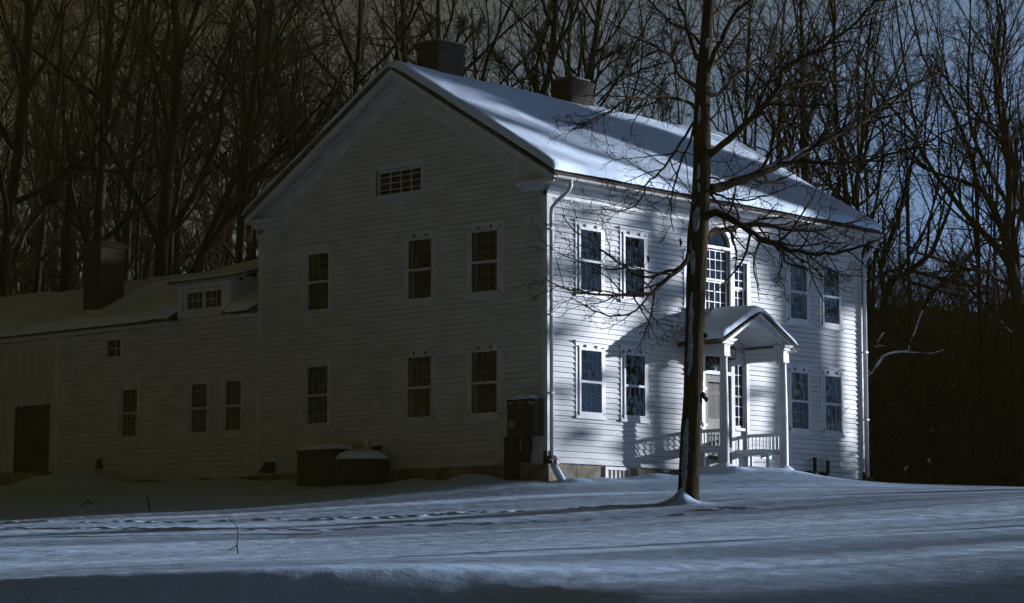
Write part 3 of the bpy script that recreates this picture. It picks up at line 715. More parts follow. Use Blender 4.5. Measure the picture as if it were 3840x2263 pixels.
# raking soffit
for s in (-1, 1):
    mb.prism([(0, 3.30), (1.32, 3.30 - .538 * 1.32), (1.32, 3.27 - .538 * 1.32), (0, 3.27)], lambda a, b, t, s=s: (5.5 + s * a, -t, b), .03, PD + .2)
    mb.prism([(0, 3.27), (1.18, 3.27 - .538 * 1.18), (1.12, 3.2 - .538 * 1.18), (0, 3.19)], lambda a, b, t, s=s: (5.5 + s * a, -t, b), PD + .0605, PD + .1)
porch = mb.build('porch', M['trim'], HOUSE, recalc=False)
mb = MB(); x = PX0 - .15
for s, px in ((-1, PX0), (1, PX1)):
    w = .1
    while w < PD + .1: mb.box(FR(px - .118, w, 2.53), FR(px + .118, w + .015, 2.5495)); w += .04
mb.build('dentil', M['trim'], porch)
for px in (PX0, PX1):
    mb = MB()
    mb.lathe([(.098, -.25), (.1, .0), (.1, .4), (.098, .9), (.09, 1.5), (.078, 2.1), (.075, 2.29), (.088, 2.30), (.092, 2.33)], 20, (px, -PD, 0))
    mb.box((px - .1, -PD - .1, 2.331), (px + .1, -PD + .1, 2.369)); mb.build('column', M['trim'], porch, smooth=False)
for px in (PX0, PX1):
    mb = MB(); mb.box((px - .03, -PD + .09, .76), (px + .03, -.0, .83)); mb.box((px - .02, -PD + .09, .44), (px + .02, -.0, .485))
    for k in range(9): y = -PD + .14 + k * .096; mb.box((px - .011, y - .011, .485), (px + .011, y + .011, .76))
    mb.build('railing', M['trim'], porch)
    s = 1 if px > 5.5 else -1
    mb = MB(); a, b = (px - .42, px + .02) if s > 0 else (px - .02, px + .42)
    mb.box((a, -PD + .09, .36), (b, .0, .395)); mb.box((a, -PD + .1, .0), (a + .04 if s > 0 else a + .04, -PD + .16, .36)); mb.box((b - .04, -.14, .0), (b, -.08, .36)); mb.box((a + .05, -PD + .3, .28), (b - .05, -PD + .34, .36))
    bn = mb.build('bench', M['trim'], porch)
    mb = MB()
    def bs(u, v, a=a, b=b):
        x = a - .01 + (b - a + .02) * u; y = -PD + .08 + (PD - .08) * v
        e = min(u, 1 - u) * .46; e2 = min(v, 1.2 - v) * .9
        return (x, y, .394 + .085 * smooth_edge(e, .08) * smooth_edge(e2, .1) * (1 + .3 * vnoise(y * 5, x * 5, 51)))
    mb.grid(bs, 14, 24); mb.build('bench_snow', M['roofsnow'], porch, smooth=True, recalc=False)
# porch roof with shingle courses at the rake
mb = MB()
for s in (-1, 1):
    for k in range(11):      # stepped courses
        t0 = 1.36 * k / 11; t1 = 1.36 * (k + 1) / 11 + .02
        z = lambda t: 3.302 - .538 * t
        mb.prism([(t0, z(t0)), (t1, z(t1)), (t1 + .002, z(t1) + .052), (t0, z(t0) + .03)], lambda a, b, t, s=s: (5.5 + s * a, -t, b), .001 + .0004 * k, PD + .225 - .0005 * k)
pr = mb.build('porch_roof', M['shingle'], porch)
mb = MB()
def ps(u, v):
    s = -1.36 + 2.72 * u; y = -(PD + .215) * (1 - v) ; e = 1.36 - abs(s); e2 = y + PD + .215
    th = (.165 + .05 * vnoise(s * 2, y * 2, 61) + .02 * vnoise(s * 7, y * 7, 62) + .02 * vnoise(s * 16, y * 16, 63)) * smooth_edge(e, .17) * (.12 + .88 * smooth_edge(e2, .20))
    if v == 0: th = .012
    return (5.5 + s, y, 3.352 - .538 * (sqrt(s * s + .03) - .14) + th - .02)
mb.grid(ps, 90, 48); mb.build('porch_snow', M['roofsnow'], porch, smooth=True, recalc=False)
mb = MB(); mb.box((PX0 - .16, -PD - .16, -.17), (PX1 + .16, .0, -.03)); mb.build('porch_floor', M['stone'], porch)
mb = MB()
def ds(u, v):
    x = PX0 - .24 + (PX1 - PX0 + .48) * u; y = -PD - .24 + (PD + .24) * v
    e = min(x - PX0 + .24, PX1 + .24 - x); e2 = y + PD + .24
    n = .10 + .06 * vnoise(x * 2.2, y * 2.2, 71) + .02 * vnoise(x * 6, y * 6, 72)
    inner = .45 if (abs(x - 5.5) < .75 and y > -.75) else 1
    for px in (PX0, PX1): n += .10 * exp(-(((x - px) ** 2 + (y + PD) ** 2) / .03))
    return (x, y, -.12 + (.08 + n * inner) * smooth_edge(e, .15) * smooth_edge(e2, .15))
mb.grid(ds, 60, 34); mb.build('porch_floor_snow', M['roofsnow'], porch, smooth=True, recalc=False)

# chimneys on the main roof
def chimney(name, x0, x1, y0, y1, z0, z1, cap=True, sc=1.0, seed=0):
    mb = MB(); mb.box((x0, y0, z0), (x1, y1, z1 - .16))
    c = mb.build('chimney', M['brick'], HOUSE)
    mb = MB()
    if cap:
        mb.box((x0 - .03, y0 - .03, z1 - .159), (x1 + .03, y1 + .03, z1 - .09)); mb.box((x0 - .055, y0 - .055, z1 - .089), (x1 + .055, y1 + .055, z1 - .02)); e = .05
    else:
        mb.box((x0 + .002, y0 + .002, z1 - .159), (x1 - .002, y1 - .002, z1 - .05)); rr = random.Random(5)
        k = x0
        while k < x1 - .1: 
            if rr.random() < .7: mb.box((k, y0, z1 - .049), (k + .17, y0 + .1, z1 + .01))
            k += .19
        e = -.02
    mb.build('cap', M['brick'], c)
    mb = MB()
    def s(u, v):
        x = x0 - e + (x1 - x0 + 2 * e) * u; y = y0 - e + (y1 - y0 + 2 * e) * v
        d = min(min(u, 1 - u) * (x1 - x0), min(v, 1 - v) * (y1 - y0))
        return (x, y, z1 - .022 + (.055 + .05 * vnoise(x * 5, y * 5, seed)) * smooth_edge(d, .09))
    mb.grid(s, 18, 16); mb.build('cap_snow', M['shaded_snow'], c, smooth=True, recalc=False)
    return c
chimney('a', 1.14, 1.93, 4.08, 4.74, 7.9, 9.24, True, seed=81)
chimney('b', 5.18, 5.95, 3.80, 4.42, 7.9, 9.02, False, seed=82)

# low wing ------------------------------------------------------------
WW = [(12.44, 13.29), (10.0, 10.84), (8.86, 9.68)]
wh = [(a + .04, b - .04, .92, 2.22) for a, b in WW] + [(13.12, 13.72, 2.86, 3.32)]
mb = MB(); clapboards(mb, GA, W + .04, 15.47, -.02, 3.62, wh, seed=4); mb.build('wing_wall', M['siding'], HOUSE, recalc=False)
for i, (a, b) in enumerate(WW): window(GA, a, b, .885, 2.27, storm=False, cap=False, seed=50 + i)
window_small = None
mb = MB(); a, b, c, d = 13.08, 13.77, 2.81, 3.37
bx(mb, GA, a, a + .09, 0, .036, c, d); bx(mb, GA, b - .09, b, 0, .036, c, d); bx(mb, GA, a + .09, b - .09, 0, .035, d - .09, d); bx(mb, GA, a + .09, b - .09, 0, .05, c, c + .08)
bx(mb, GA, a + .09, b - .09, -.045, -.03, (c + d) / 2 - .01, (c + d) / 2 + .01); bx(mb, GA, (a + b) / 2 - .01, (a + b) / 2 + .01, -.045, -.0305, c, d)
sw = mb.build('small_window', M['trim'], HOUSE)
mb = MB(); pane(mb, GA, a, b, -.05, c, d); mb.build('pane', M['glass'], sw, recalc=False)
mb = MB(); mb.quad(GA(a, -.12, c), GA(b, -.12, c), GA(b, -.12, d), GA(a, -.12, d)); mb.build('dim_room', M['room'], sw, recalc=False)
mb = MB(); bx(mb, GA, 15.47, 15.60, 0, .03, -.02, 3.5); mb.build('corner_board', M['trim'], HOUSE)
mb = MB(); rr = random.Random(9); y = 15.60
while y < 23.5:      # vertical boards, with the doorway left open
    w = rr.uniform(.2, .28); z0 = -.1
    if 15.86 < y + w / 2 < 17.14: z0 = 1.9
    bx(mb, GA, y + .003, y + w - .003, -.02, .004 + rr.uniform(0, .006), z0, 3.5); y += w
mb.build('board_wall', M['plaster'], HOUSE)
mb = MB(); bx(mb, GA, 15.86, 17.16, -.08, -.03, .3, 1.9)
for z in (.5, 1.1, 1.7): bx(mb, GA, 15.92, 17.1, -.0299, -.01, z, z + .14)
for k in range(1, 6): bx(mb, GA, 15.86 + k * .217 - .006, 15.86 + k * .217 + .006, -.0299, -.024, .3, 1.9)
bd = mb.build('barn_door', M['cabinet'], HOUSE)
mb = MB()
for y in (16.1, 16.9): mb.tube([GA(y, .03, 1.84), GA(y, .05, 1.93), GA(y - .03, .05, 2.0)], [.02, .02, .015], 6)
mb.build('hinge', M['leaderpaint'], bd)
mb = MB(); bx(mb, GA, 15.7, 17.3, .0, .5, .0, .27); mb.build('door_step', M['stone'], HOUSE)
# wing roof (dormer breaks the eave between 9.3 and 11.2)
WP = .51
def wz(x): return 3.56 + WP * (x + .3)
mb = MB()
for y0, y1, x0 in ((W + .02, 9.34, -.3), (9.3401, 11.16, 1.3), (11.1601, 24, -.3)):
    mb.prism([(x0, wz(x0)), (2.2, wz(2.2)), (2.2, wz(2.2) + .07), (x0 - .02, wz(x0) + .06)], lambda a, b, t: (a, t, b), y0, y1)
mb.prism([(2.2, wz(2.2)), (5.6, 3.5), (5.6, 3.57), (2.2, wz(2.2) + .07)], lambda a, b, t: (a, t, b), W + .02, 24)
wr = mb.build('wing_roof', M['shingle'], HOUSE)
mb = MB(); 
for y0, y1 in ((W + .03, 9.30), (11.2, 23.9)): bx(mb, GA, y0, y1, .0, .26, 3.46, 3.54); bx(mb, GA, y0, y1, .0, .035, 3.36, 3.459)
mb.build('wing_fascia', M['trim'], wr)
def wsnow(y0, y1, x0, ridge=2.2, th0=.17, sd=91, rx=.25):
    mb = MB(); nyy = max(10, int((y1 - y0) / .1))
    def s(u, v):
        x = x0 - .04 + (ridge + .5 - x0) * u; y = y0 + (y1 - y0) * v
        e = x - x0 + .04; e2 = min(y - y0, y1 - y)
        th = (th0 + .10 * vnoise(x * .9, y * .5, sd) + .04 * vnoise(x * 2.5, y * 2, sd + 1) + .015 * vnoise(x * 8, y * 8, sd + 2)) * smooth_edge(e, rx) * (smooth_edge(e2, .12) if y1 < 20 else smooth_edge(y - y0, .2))
        # bank of snow on the uphill side of the chimney and against the dormer
        if y0 > 10: th += .22 * exp(-(((x - 1.15) / .5) ** 2 + ((y - 13.95) / .45) ** 2)) + .18 * exp(-(((x - .5) / .6) ** 2 + ((y - 11.6) / .5) ** 2)) - .10 * exp(-(((x - .9) / .35) ** 2 + ((y - 13.1) / .3) ** 2))
        zr = min(wz(x), wz(ridge) - .35 * max(0, x - ridge)) + .055
        return (x, y, zr + max(.0, th))
    mb.grid(s, 34, nyy); return mb.build('wing_snow', M['roofsnow'], wr, smooth=True, recalc=False)
wsnow(W + .03, 9.32, -.3, th0=.14); wsnow(11.17, 23.9, -.3)
# dormer
mb = MB()
bx(mb, GA, 9.34, 9.58, -.06, .03, 3.58, 4.36); bx(mb, GA, 11.0, 11.16, -.06, .03, 3.58, 4.36); bx(mb, GA, 9.58, 11.0, -.06, .03, 4.27, 4.36); bx(mb, GA, 9.58, 11.0, -.06, .045, 3.60, 3.74)
bx(mb, GA, 9.20, 11.28, -.1, .2, 4.361, 4.40); bx(mb, GA, 9.30, 11.2, .0305, .06, 4.30, 4.36)
bx(mb, GA, 9.62, 10.98, -.05, .0, 3.75, 3.81); bx(mb, GA, 9.62, 10.98, -.05, .0, 4.18, 4.26); bx(mb, GA, 9.6, 9.7, -.05, .001, 3.74, 4.27); bx(mb, GA, 10.88, 10.99, -.05, .001, 3.74, 4.27); bx(mb, GA, 10.24, 10.34, -.05, .002, 3.74, 4.27)
dm = mb.build('dormer', M['trim'], HOUSE)
mb = MB()
for a, b in ((9.7, 10.24), (10.34, 10.88)):
    for k in (1, 2): u = a + (b - a) * k / 3; bx(mb, GA, u - .007, u + .007, -.045, -.03, 3.81, 4.18)
    bx(mb, GA, a, b, -.0455, -.0295, 3.99, 4.004)
mb.build('muntin_grid', M['trim'], dm)
mb = MB(); pane(mb, GA, 9.7, 10.9, -.04, 3.8, 4.2); mb.build('pane', M['glass'], dm, recalc=False)
mb = MB(); mb.quad(GA(9.6, -.12, 3.7), GA(11, -.12, 3.7), GA(11, -.12, 4.3), GA(9.6, -.12, 4.3)); mb.build('dim_room', M['room'], dm, recalc=False)
mb = MB(); z = 3.5           # clapboarded cheek
while z < 4.95:
    x0 = max(.061, (z + .11 - 4.40) / .285); x1 = 2.3
    if x0 > 2.0: break
    mb.quad((x0, 9.34 - .016, z), (x1, 9.34 - .016, z), (x1, 9.34 - .002, z + .11), (x0, 9.34 - .002, z + .11)); mb.quad((x0, 9.34, z + .002), (x1, 9.34, z + .002), (x1, 9.34 - .016, z), (x0, 9.34 - .016, z)); z += .11
mb.build('cheek_wall', M['siding'], dm, recalc=False)
DS = .285
mb = MB(); mb.prism([(-.22, 4.405 - .02), (2.6, 4.405 + DS * 2.6), (2.6, 4.46 + DS * 2.6), (-.24, 4.455 - .02)], lambda a, b, t: (a, t, b), 9.18, 11.30); mb.build('dormer_roof', M['shingle'], dm)
mb = MB()
def dsn(u, v):
    x = -.23 + 2.9 * u; y = 9.17 + 2.14 * v; e = x + .23; e2 = min(y - 9.17, 11.31 - y)
    return (x, y, 4.445 + DS * max(x, -.1) + (.13 + .05 * vnoise(x * 2, y * 2, 95)) * smooth_edge(e, .16) * smooth_edge(e2, .14) - .015)
mb.grid(dsn, 30, 26); mb.build('dormer_snow', M['roofsnow'], dm, smooth=True, recalc=False)
# wing chimney
mb = MB(); mb.box((.32, 14.42, 3.7), (1.05, 15.05, 5.62)); c = mb.build('chimney', M['brick'], HOUSE)
mb = MB(); mb.box((.28, 14.38, 5.621), (1.09, 15.09, 5.70)); mb.box((.31, 14.41, 5.701), (1.06, 15.06, 5.76)); mb.build('cap', M['brick'], c)
mb = MB(); mb.grid(lambda u, v: (.30 + .77 * u, 14.4 + .67 * v, 5.745 + .03 * smooth_edge(min(min(u, 1 - u) * .77, min(v, 1 - v) * .67), .2)), 12, 12); mb.build('cap_snow', M['shaded_snow'], c, smooth=True, recalc=False)
# small box + ledge on gable
mb = MB(); bx(mb, GA, 7.78, 7.92, 0, .07, 5.05, 5.21); mb.build('junction_box', M['trim'], HOUSE)

# things at the wall -----------------------------------------------------
def local_thing(name, x, y, z, label, cat, group=None):
    return empty(name, h2w(x, y, z), label, cat, group, rz=pi / 2 - YAW)
t = local_thing('utility_cabinet', 0, .43, .5, 'tall dark steel utility cabinet bolted to gable wall beside the downspout', 'electrical cabinet')
mb = MB(); mb.box((-.30, -.36, .02), (-.026, .36, .74)); mb.box((-.31, -.37, .70), (-.028, .37, .745)); mb.box((-.312, -.2, .03), (-.301, .345, .69)); mb.build('body', M['cabinet'], t)
mb = MB()
for y in (-.26, .0, .26): mb.box((-.325, y - .04, .665), (-.3125, y + .04, .69))
mb.box((-.316, -.345, .63), (-.3125, -.29, .68)); mb.build('latch', M['zinc'], t)
mb = MB(); mb.tube([(-.314 - .0, .22 + .055 * cos(a), .26 + .05 * sin(a)) for a in [k * 2 * pi / 14 for k in range(15)]], [.012] * 15, 5); mb.tube([(-.302, .22, .26), (-.33, .22, .26)], [.02, .015], 8); mb.build('round_lock', M['zinc'], t)
mb = MB(); mb.grid(lambda u, v: (-.30 + .27 * u, -.28 + .56 * v, .745 + .11 * smooth_edge(min(v, 1 - v) * .56, .16) * smooth_edge(min(u * .27, .2), .1)), 8, 18); mb.build('snow_cap', M['roofsnow'], t, smooth=True, recalc=False)
mb = MB(); mb.box((-.24, .27, -1.0), (-.026, .0 + .5, .02)); mb.box((-.2, -.06, -.26), (-.026, .08, .02)); mb.box((-.23, -.03, -.5), (-.026, .1, -.26)); mb.box((-.2, .45, -.1), (-.03, .52, .03)); mb.build('conduit', M['cabinet'], t)
mb = MB(); mb.tube([(-.1, .5, -.15), (-.12, .55, -.35), (-.12, .66, -.44), (-.12, .72, -.46), (-.12, .7, -.5), (-.12, .6, -.5)], [.008] * 6, 5); mb.tube([(-.1, .0, -.5), (-.1, .12, -.62)], [.009, .009], 5); mb.build('cable', M['cabinet'], t)

t = local_thing('outdoor_unit', -.6, 5.63, -.3, 'square dark outdoor unit topped with flat snow below the left gable window', 'utility box')
mb = MB(); mb.box((-.3, -.56, -.15), (.35, .56, .70)); mb.box((-.32, -.58, .66), (.37, .58, .72)); mb.build('case', M['cabinet'], t)
mb = MB()
for k in range(9): mb.box((-.312, -.5, .02 + k * .065), (-.301, .5, .05 + k * .065))
mb.build('grille', M['iron'], t)
mb = MB(); mb.grid(lambda u, v: (-.30 + .64 * u, -.54 + 1.1 * v, .722 + (.13 + .03 * vnoise(v * 4, u * 3, 5)) * smooth_edge(min(v, 1 - v) * 1.1, .2) * smooth_edge(min(u, 1 - u) * .64, .15)), 12, 22); mb.build('snow_cap', M['roofsnow'], t, smooth=True, recalc=False)
t = local_thing('planter_tub', -.62, 4.53, -.32, 'low rounded dark tub under a humped snow cap beside the square unit', 'planter')
mb = MB(); mb.lathe([(.42, -.05), (.5, .1), (.55, .3), (.55, .45), (.54, .5), (.50, .505)], 24); mb.build('tub', M['cabinet'], t, smooth=False)
mb = MB(); mb.lathe([(.54, .5), (.535, .55), (.47, .63), (.33, .69), (.15, .715), (.01, .72)], 24); mb.build('snow_cap', M['roofsnow'], t, smooth=True, recalc=True)
t = local_thing('vent_hood', -.1, 4.62, .25, 'small dark vent hood on gable wall just behind the snowy tub', 'vent')
mb = MB(); mb.box((-.06, -.07, -.05), (.08, .09, .22)); mb.prism([(-.06, .221), (.08, .221), (.08, .25)], lambda a, b, t_: (a, t_, b), -.07, .09); mb.build('hood', M['cabinet'], t)
mb = MB(); mb.tube([(-.02, .3, .1), (-.02, .3, .33), (-.02, .33, .36)], [.05, .05, .05], 8); mb.build('pipe', M['leaderpaint'], t)
mb = MB(); mb.box((-.12, -.12, -.08), (.02, .1, .16)); mb.prism([(-.12, -.08), (-.3, -.08), (-.12, .1)], lambda a, b, t_: (a, t_, b), -.1, .1); o = mb.build('wall_spout', M['cabinet']); o.location = h2w(-.05, 7.95, .1); o.rotation_euler = (0, 0, pi / 2 - YAW); tag(o, 'dark slanted spout low on the gable wall near the wing corner', 'spout')
t = local_thing('hose_tap', -.02, 13.85, .42, 'little dark hose tap low on the wing wall under the small window', 'tap')
mb = MB(); mb.box((-.1, -.09, -.13), (.01, .07, -.02)); mb.tube([(0, -.06, .1), (-.08, -.07, .1), (-.09, -.07, .0)], [.02] * 3, 6); mb.tube([(-.02, 0, .03), (-.09, 0, .03)], [.05, .05], 10); mb.build('tap', M['iron'], t)

for i, (x, h, lb) in enumerate(((8.86, .36, 'plain black elbow vent pipe on front wall nearer the porch'), (9.36, .38, 'black elbow vent pipe with grey cap nearer the far corner'))):
    t = local_thing('vent_pipe', x, -.1, .06, lb, 'vent pipe', 'black vent pipes on the front wall')
    mb = MB(); mb.tube([(-.14, .1, .02), (-.13, .0, .0), (-.08, -.02, -.005), (-.02, -.03, .01), (.0, -.03, .05), (0, -.03, h - .06)], [.045, .045, .047, .047, .045, .042], 12); mb.build('pipe', M['cabinet'], t, smooth=True)
    mb = MB(); mb.tube([(0, -.03, h - .07), (0, -.03, h)], [.055 if i else .048] * 2, 12); mb.build('cap', M['zinc'] if i else M['cabinet'], t, smooth=False)

t = local_thing('lantern', 5.06, -.72, 2.60, 'black iron lantern hanging under the porch arch', 'lantern')
mb = MB(); mb.tube([(0, 0, .36), (0, 0, .02)], [.011, .011], 6); mb.build('hanging_rod', M['iron'], t)
mb = MB(); mb.lathe([(.018, .06), (.03, .03), (.035, .0), (.10, -.06), (.105, -.075), (.085, -.08)], 6); mb.lathe([(.085, -.265), (.09, -.275), (.07, -.295), (.0, -.30)], 6)
for k in range(6): a = k * pi / 3; mb.tube([(.084 * cos(a), .084 * sin(a), -.08), (.080 * cos(a), .080 * sin(a), -.268)], [.008, .008], 4)
mb.build('frame', M['iron'], t)
mb = MB(); mb.lathe([(.074, -.082), (.07, -.263)], 6); mb.build('glass', M['lampglass'], t)

# ------------------------------------------------------------------ trees
def norm(v):
    l = sqrt(v[0] * v[0] + v[1] * v[1] + v[2] * v[2]) or 1e-9
    return (v[0] / l, v[1] / l, v[2] / l)

def perp(d, az):
    u = (0, 0, 1) if abs(d[2]) < .9 else (1, 0, 0)
    a = norm((d[1] * u[2] - d[2] * u[1], d[2] * u[0] - d[0] * u[2], d[0] * u[1] - d[1] * u[0]))
    b = (d[1] * a[2] - d[2] * a[1], d[2] * a[0] - d[0] * a[2], d[0] * a[1] - d[1] * a[0])
    c, s = cos(az), sin(az)
    return (a[0] * c + b[0] * s, a[1] * c + b[1] * s, a[2] * c + b[2] * s)

class Cfg:
    # per level below the given stem: children, length ratio, branch angle, wiggle, upward pull
    def __init__(s, **k):
        s.nch = (12, 7, 5, 4); s.ratio = (.45, .5, .5, .5); s.ang = (45, 42, 40, 38); s.wig = (.10, .16, .20, .22); s.trop = (.05, .04, .02, .0)
        s.seg = (.5, .32, .22, .16); s.rmin = .006; s.start = (.3, .2, .2, .15); s.sides = (5, 4, 3, 3); s.depth = 4; s.maxlen = (9, 4, 2, 1)
        s.__dict__.update(k)

def spawn(out, P, R, lvl, cfg, rng, L=None, nmul=1.0):
    """grow side branches along a stem given by points P and radii R"""
    if lvl >= cfg.depth: return
    seglen = [0]
    for a, b in zip(P[:-1], P[1:]): seglen.append(seglen[-1] + sqrt(sum((a[i] - b[i]) ** 2 for i in range(3))))
    L = seglen[-1]; n = max(1, int(round(cfg.nch[lvl] * nmul))); st = cfg.start[lvl]; az0 = rng.uniform(0, 6.28)
    for k in range(n):
        t = st + (1 - st) * (k + rng.random()) / n
        s = t * L; i = 0
        while i < len(P) - 2 and seglen[i + 1] < s: i += 1
        f = (s - seglen[i]) / max(1e-6, seglen[i + 1] - seglen[i]); a, b = P[i], P[i + 1]
        p = (a[0] + (b[0] - a[0]) * f, a[1] + (b[1] - a[1]) * f, a[2] + (b[2] - a[2]) * f); r = R[i] + (R[i + 1] - R[i]) * f
        d = norm((b[0] - a[0], b[1] - a[1], b[2] - a[2]))
        an = radians(cfg.ang[lvl] * rng.uniform(.6, 1.3)); q = perp(d, az0 + k * 2.4 + rng.uniform(-.5, .5))
        dd = norm((d[0] * cos(an) + q[0] * sin(an), d[1] * cos(an) + q[1] * sin(an), d[2] * cos(an) + q[2] * sin(an)))
        ln = min(cfg.maxlen[lvl], L * cfg.ratio[lvl]) * (1 - .6 * t) * rng.uniform(.6, 1.25)
        if ln < .12: ln = .12
        rr = max(cfg.rmin, min(r * .62, ln * .016 + .003))
        branch(out, p, dd, ln, rr, lvl, cfg, rng)

def branch(out, p, d, ln, r, lvl, cfg, rng):
    n = max(2, min(14, int(ln / cfg.seg[lvl]))); st = ln / n; P = [p]; R = [r]; w = cfg.wig[lvl]; tr = cfg.trop[lvl]
    dr = (rng.gauss(0, w * .3), rng.gauss(0, w * .3), rng.gauss(0, w * .3))
    for k in range(n):
        d = norm((d[0] + rng.gauss(0, w) + dr[0], d[1] + rng.gauss(0, w) + dr[1], d[2] + rng.gauss(0, w) + dr[2] + tr))
        p = (p[0] + d[0] * st, p[1] + d[1] * st, p[2] + d[2] * st)
        P.append(p); R.append(max(cfg.rmin * .7, r * (1 - .75 * (k + 1) / n)))
    out.tube(P, R, cfg.sides[lvl], cap=False)
    spawn(out, P, R, lvl + 1, cfg, rng)

def smooth_path(P, R, step):
    """Catmull-Rom resample of a traced stem"""
    Q = []; S = []; n = len(P)
    for i in range(n - 1):
        p0, p1, p2, p3 = P[max(0, i - 1)], P[i], P[i + 1], P[min(n - 1, i + 2)]
        l = sqrt(sum((p1[k] - p2[k]) ** 2 for k in range(3))); m = max(1, int(l / step))
        for j in range(m):
            t = j / m
            Q.append(tuple(.5 * (2 * p1[k] + (p2[k] - p0[k]) * t + (2 * p0[k] - 5 * p1[k] + 4 * p2[k] - p3[k]) * t * t + (3 * p1[k] - p0[k] - 3 * p2[k] + p3[k]) * t ** 3) for k in range(3)))
            S.append(R[i] + (R[i + 1] - R[i]) * t)
    Q.append(P[-1]); S.append(R[-1]); return Q, S

def rough_tube(mb, P, R, n, rng, amt=.06):
    i0 = len(mb.v); mb.tube(P, R, n)
    for k in range(len(P)):
        c = P[k]
        for j in range(n):
            f = 1 + rng.uniform(-amt, amt); v = mb.v[i0 + k * n + j]; mb.v[i0 + k * n + j] = tuple(c[q] + (v[q] - c[q]) * f for q in range(3))

def interp_R(n, r0, r1): return [r0 + (r1 - r0) * k / max(1, n - 1) for k in range(n)]

def rebase(mb, b): mb.v = [(x - b[0], y - b[1], z - b[2]) for x, y, z in mb.v]

def traced_tree(name, label, cat, depth, stem, w0, w1, limbs=(), cfg=None, seed=1, group=None, top_ext=6.0, nmul=1.0, drop=True):
    rng = random.Random(seed); cfg = cfg or Cfg(); px2m = depth / FPX
    P = [at(x, y, depth) for x, y in stem]; g = gz(P[0][0], depth)
    zb = max(g, float(hill_z(np.array(P[0][0]), np.array(depth)))) if depth > 72 else g
    if drop and P[0][2] > zb: P.insert(0, (P[0][0] - (P[1][0] - P[0][0]) * .15, depth, zb - .15))
    d = norm(tuple(P[-1][k] - P[-2][k] for k in range(3))); m = len(P)
    R = interp_R(m, w0 * px2m / 2, w1 * px2m / 2)
    if top_ext:
        k = 4
        for i in range(1, k + 1): P.append(tuple(P[m - 1][q] + d[q] * top_ext * i / k + (rng.uniform(-.2, .2) if q < 2 else 0) for q in range(3))); R.append(max(.02, R[m - 1] * (1 - i / k)))
    P, R = smooth_path(P, R, .6)
    base = P[0]
    tk = MB(); cr = MB(); R[0] *= 1.25
    rough_tube(tk, P, R, 9, rng); spawn(cr, P, R, 0, cfg, rng, nmul=nmul)
    for lb in limbs:
        pts, a, b = lb[:3]; dd = lb[3] if len(lb) > 3 else 0
        Q = [at(x, y, depth + dd * i / (len(pts) - 1)) for i, (x, y) in enumerate(pts)]
        Q, S = smooth_path(Q, interp_R(len(Q), a * px2m / 2, b * px2m / 2), .4)
        rough_tube(tk if a > 14 else cr, Q, S, 6, rng); spawn(cr, Q, S, 1, cfg, rng, nmul=2.2)
    rebase(tk, base); rebase(cr, base)
    t = empty(name, base, label, cat, group)
    tk.build('trunk', M['farbark'], t, smooth=True, recalc=False); cr.build('crown', M['fartwig'], t, recalc=False)
    return t

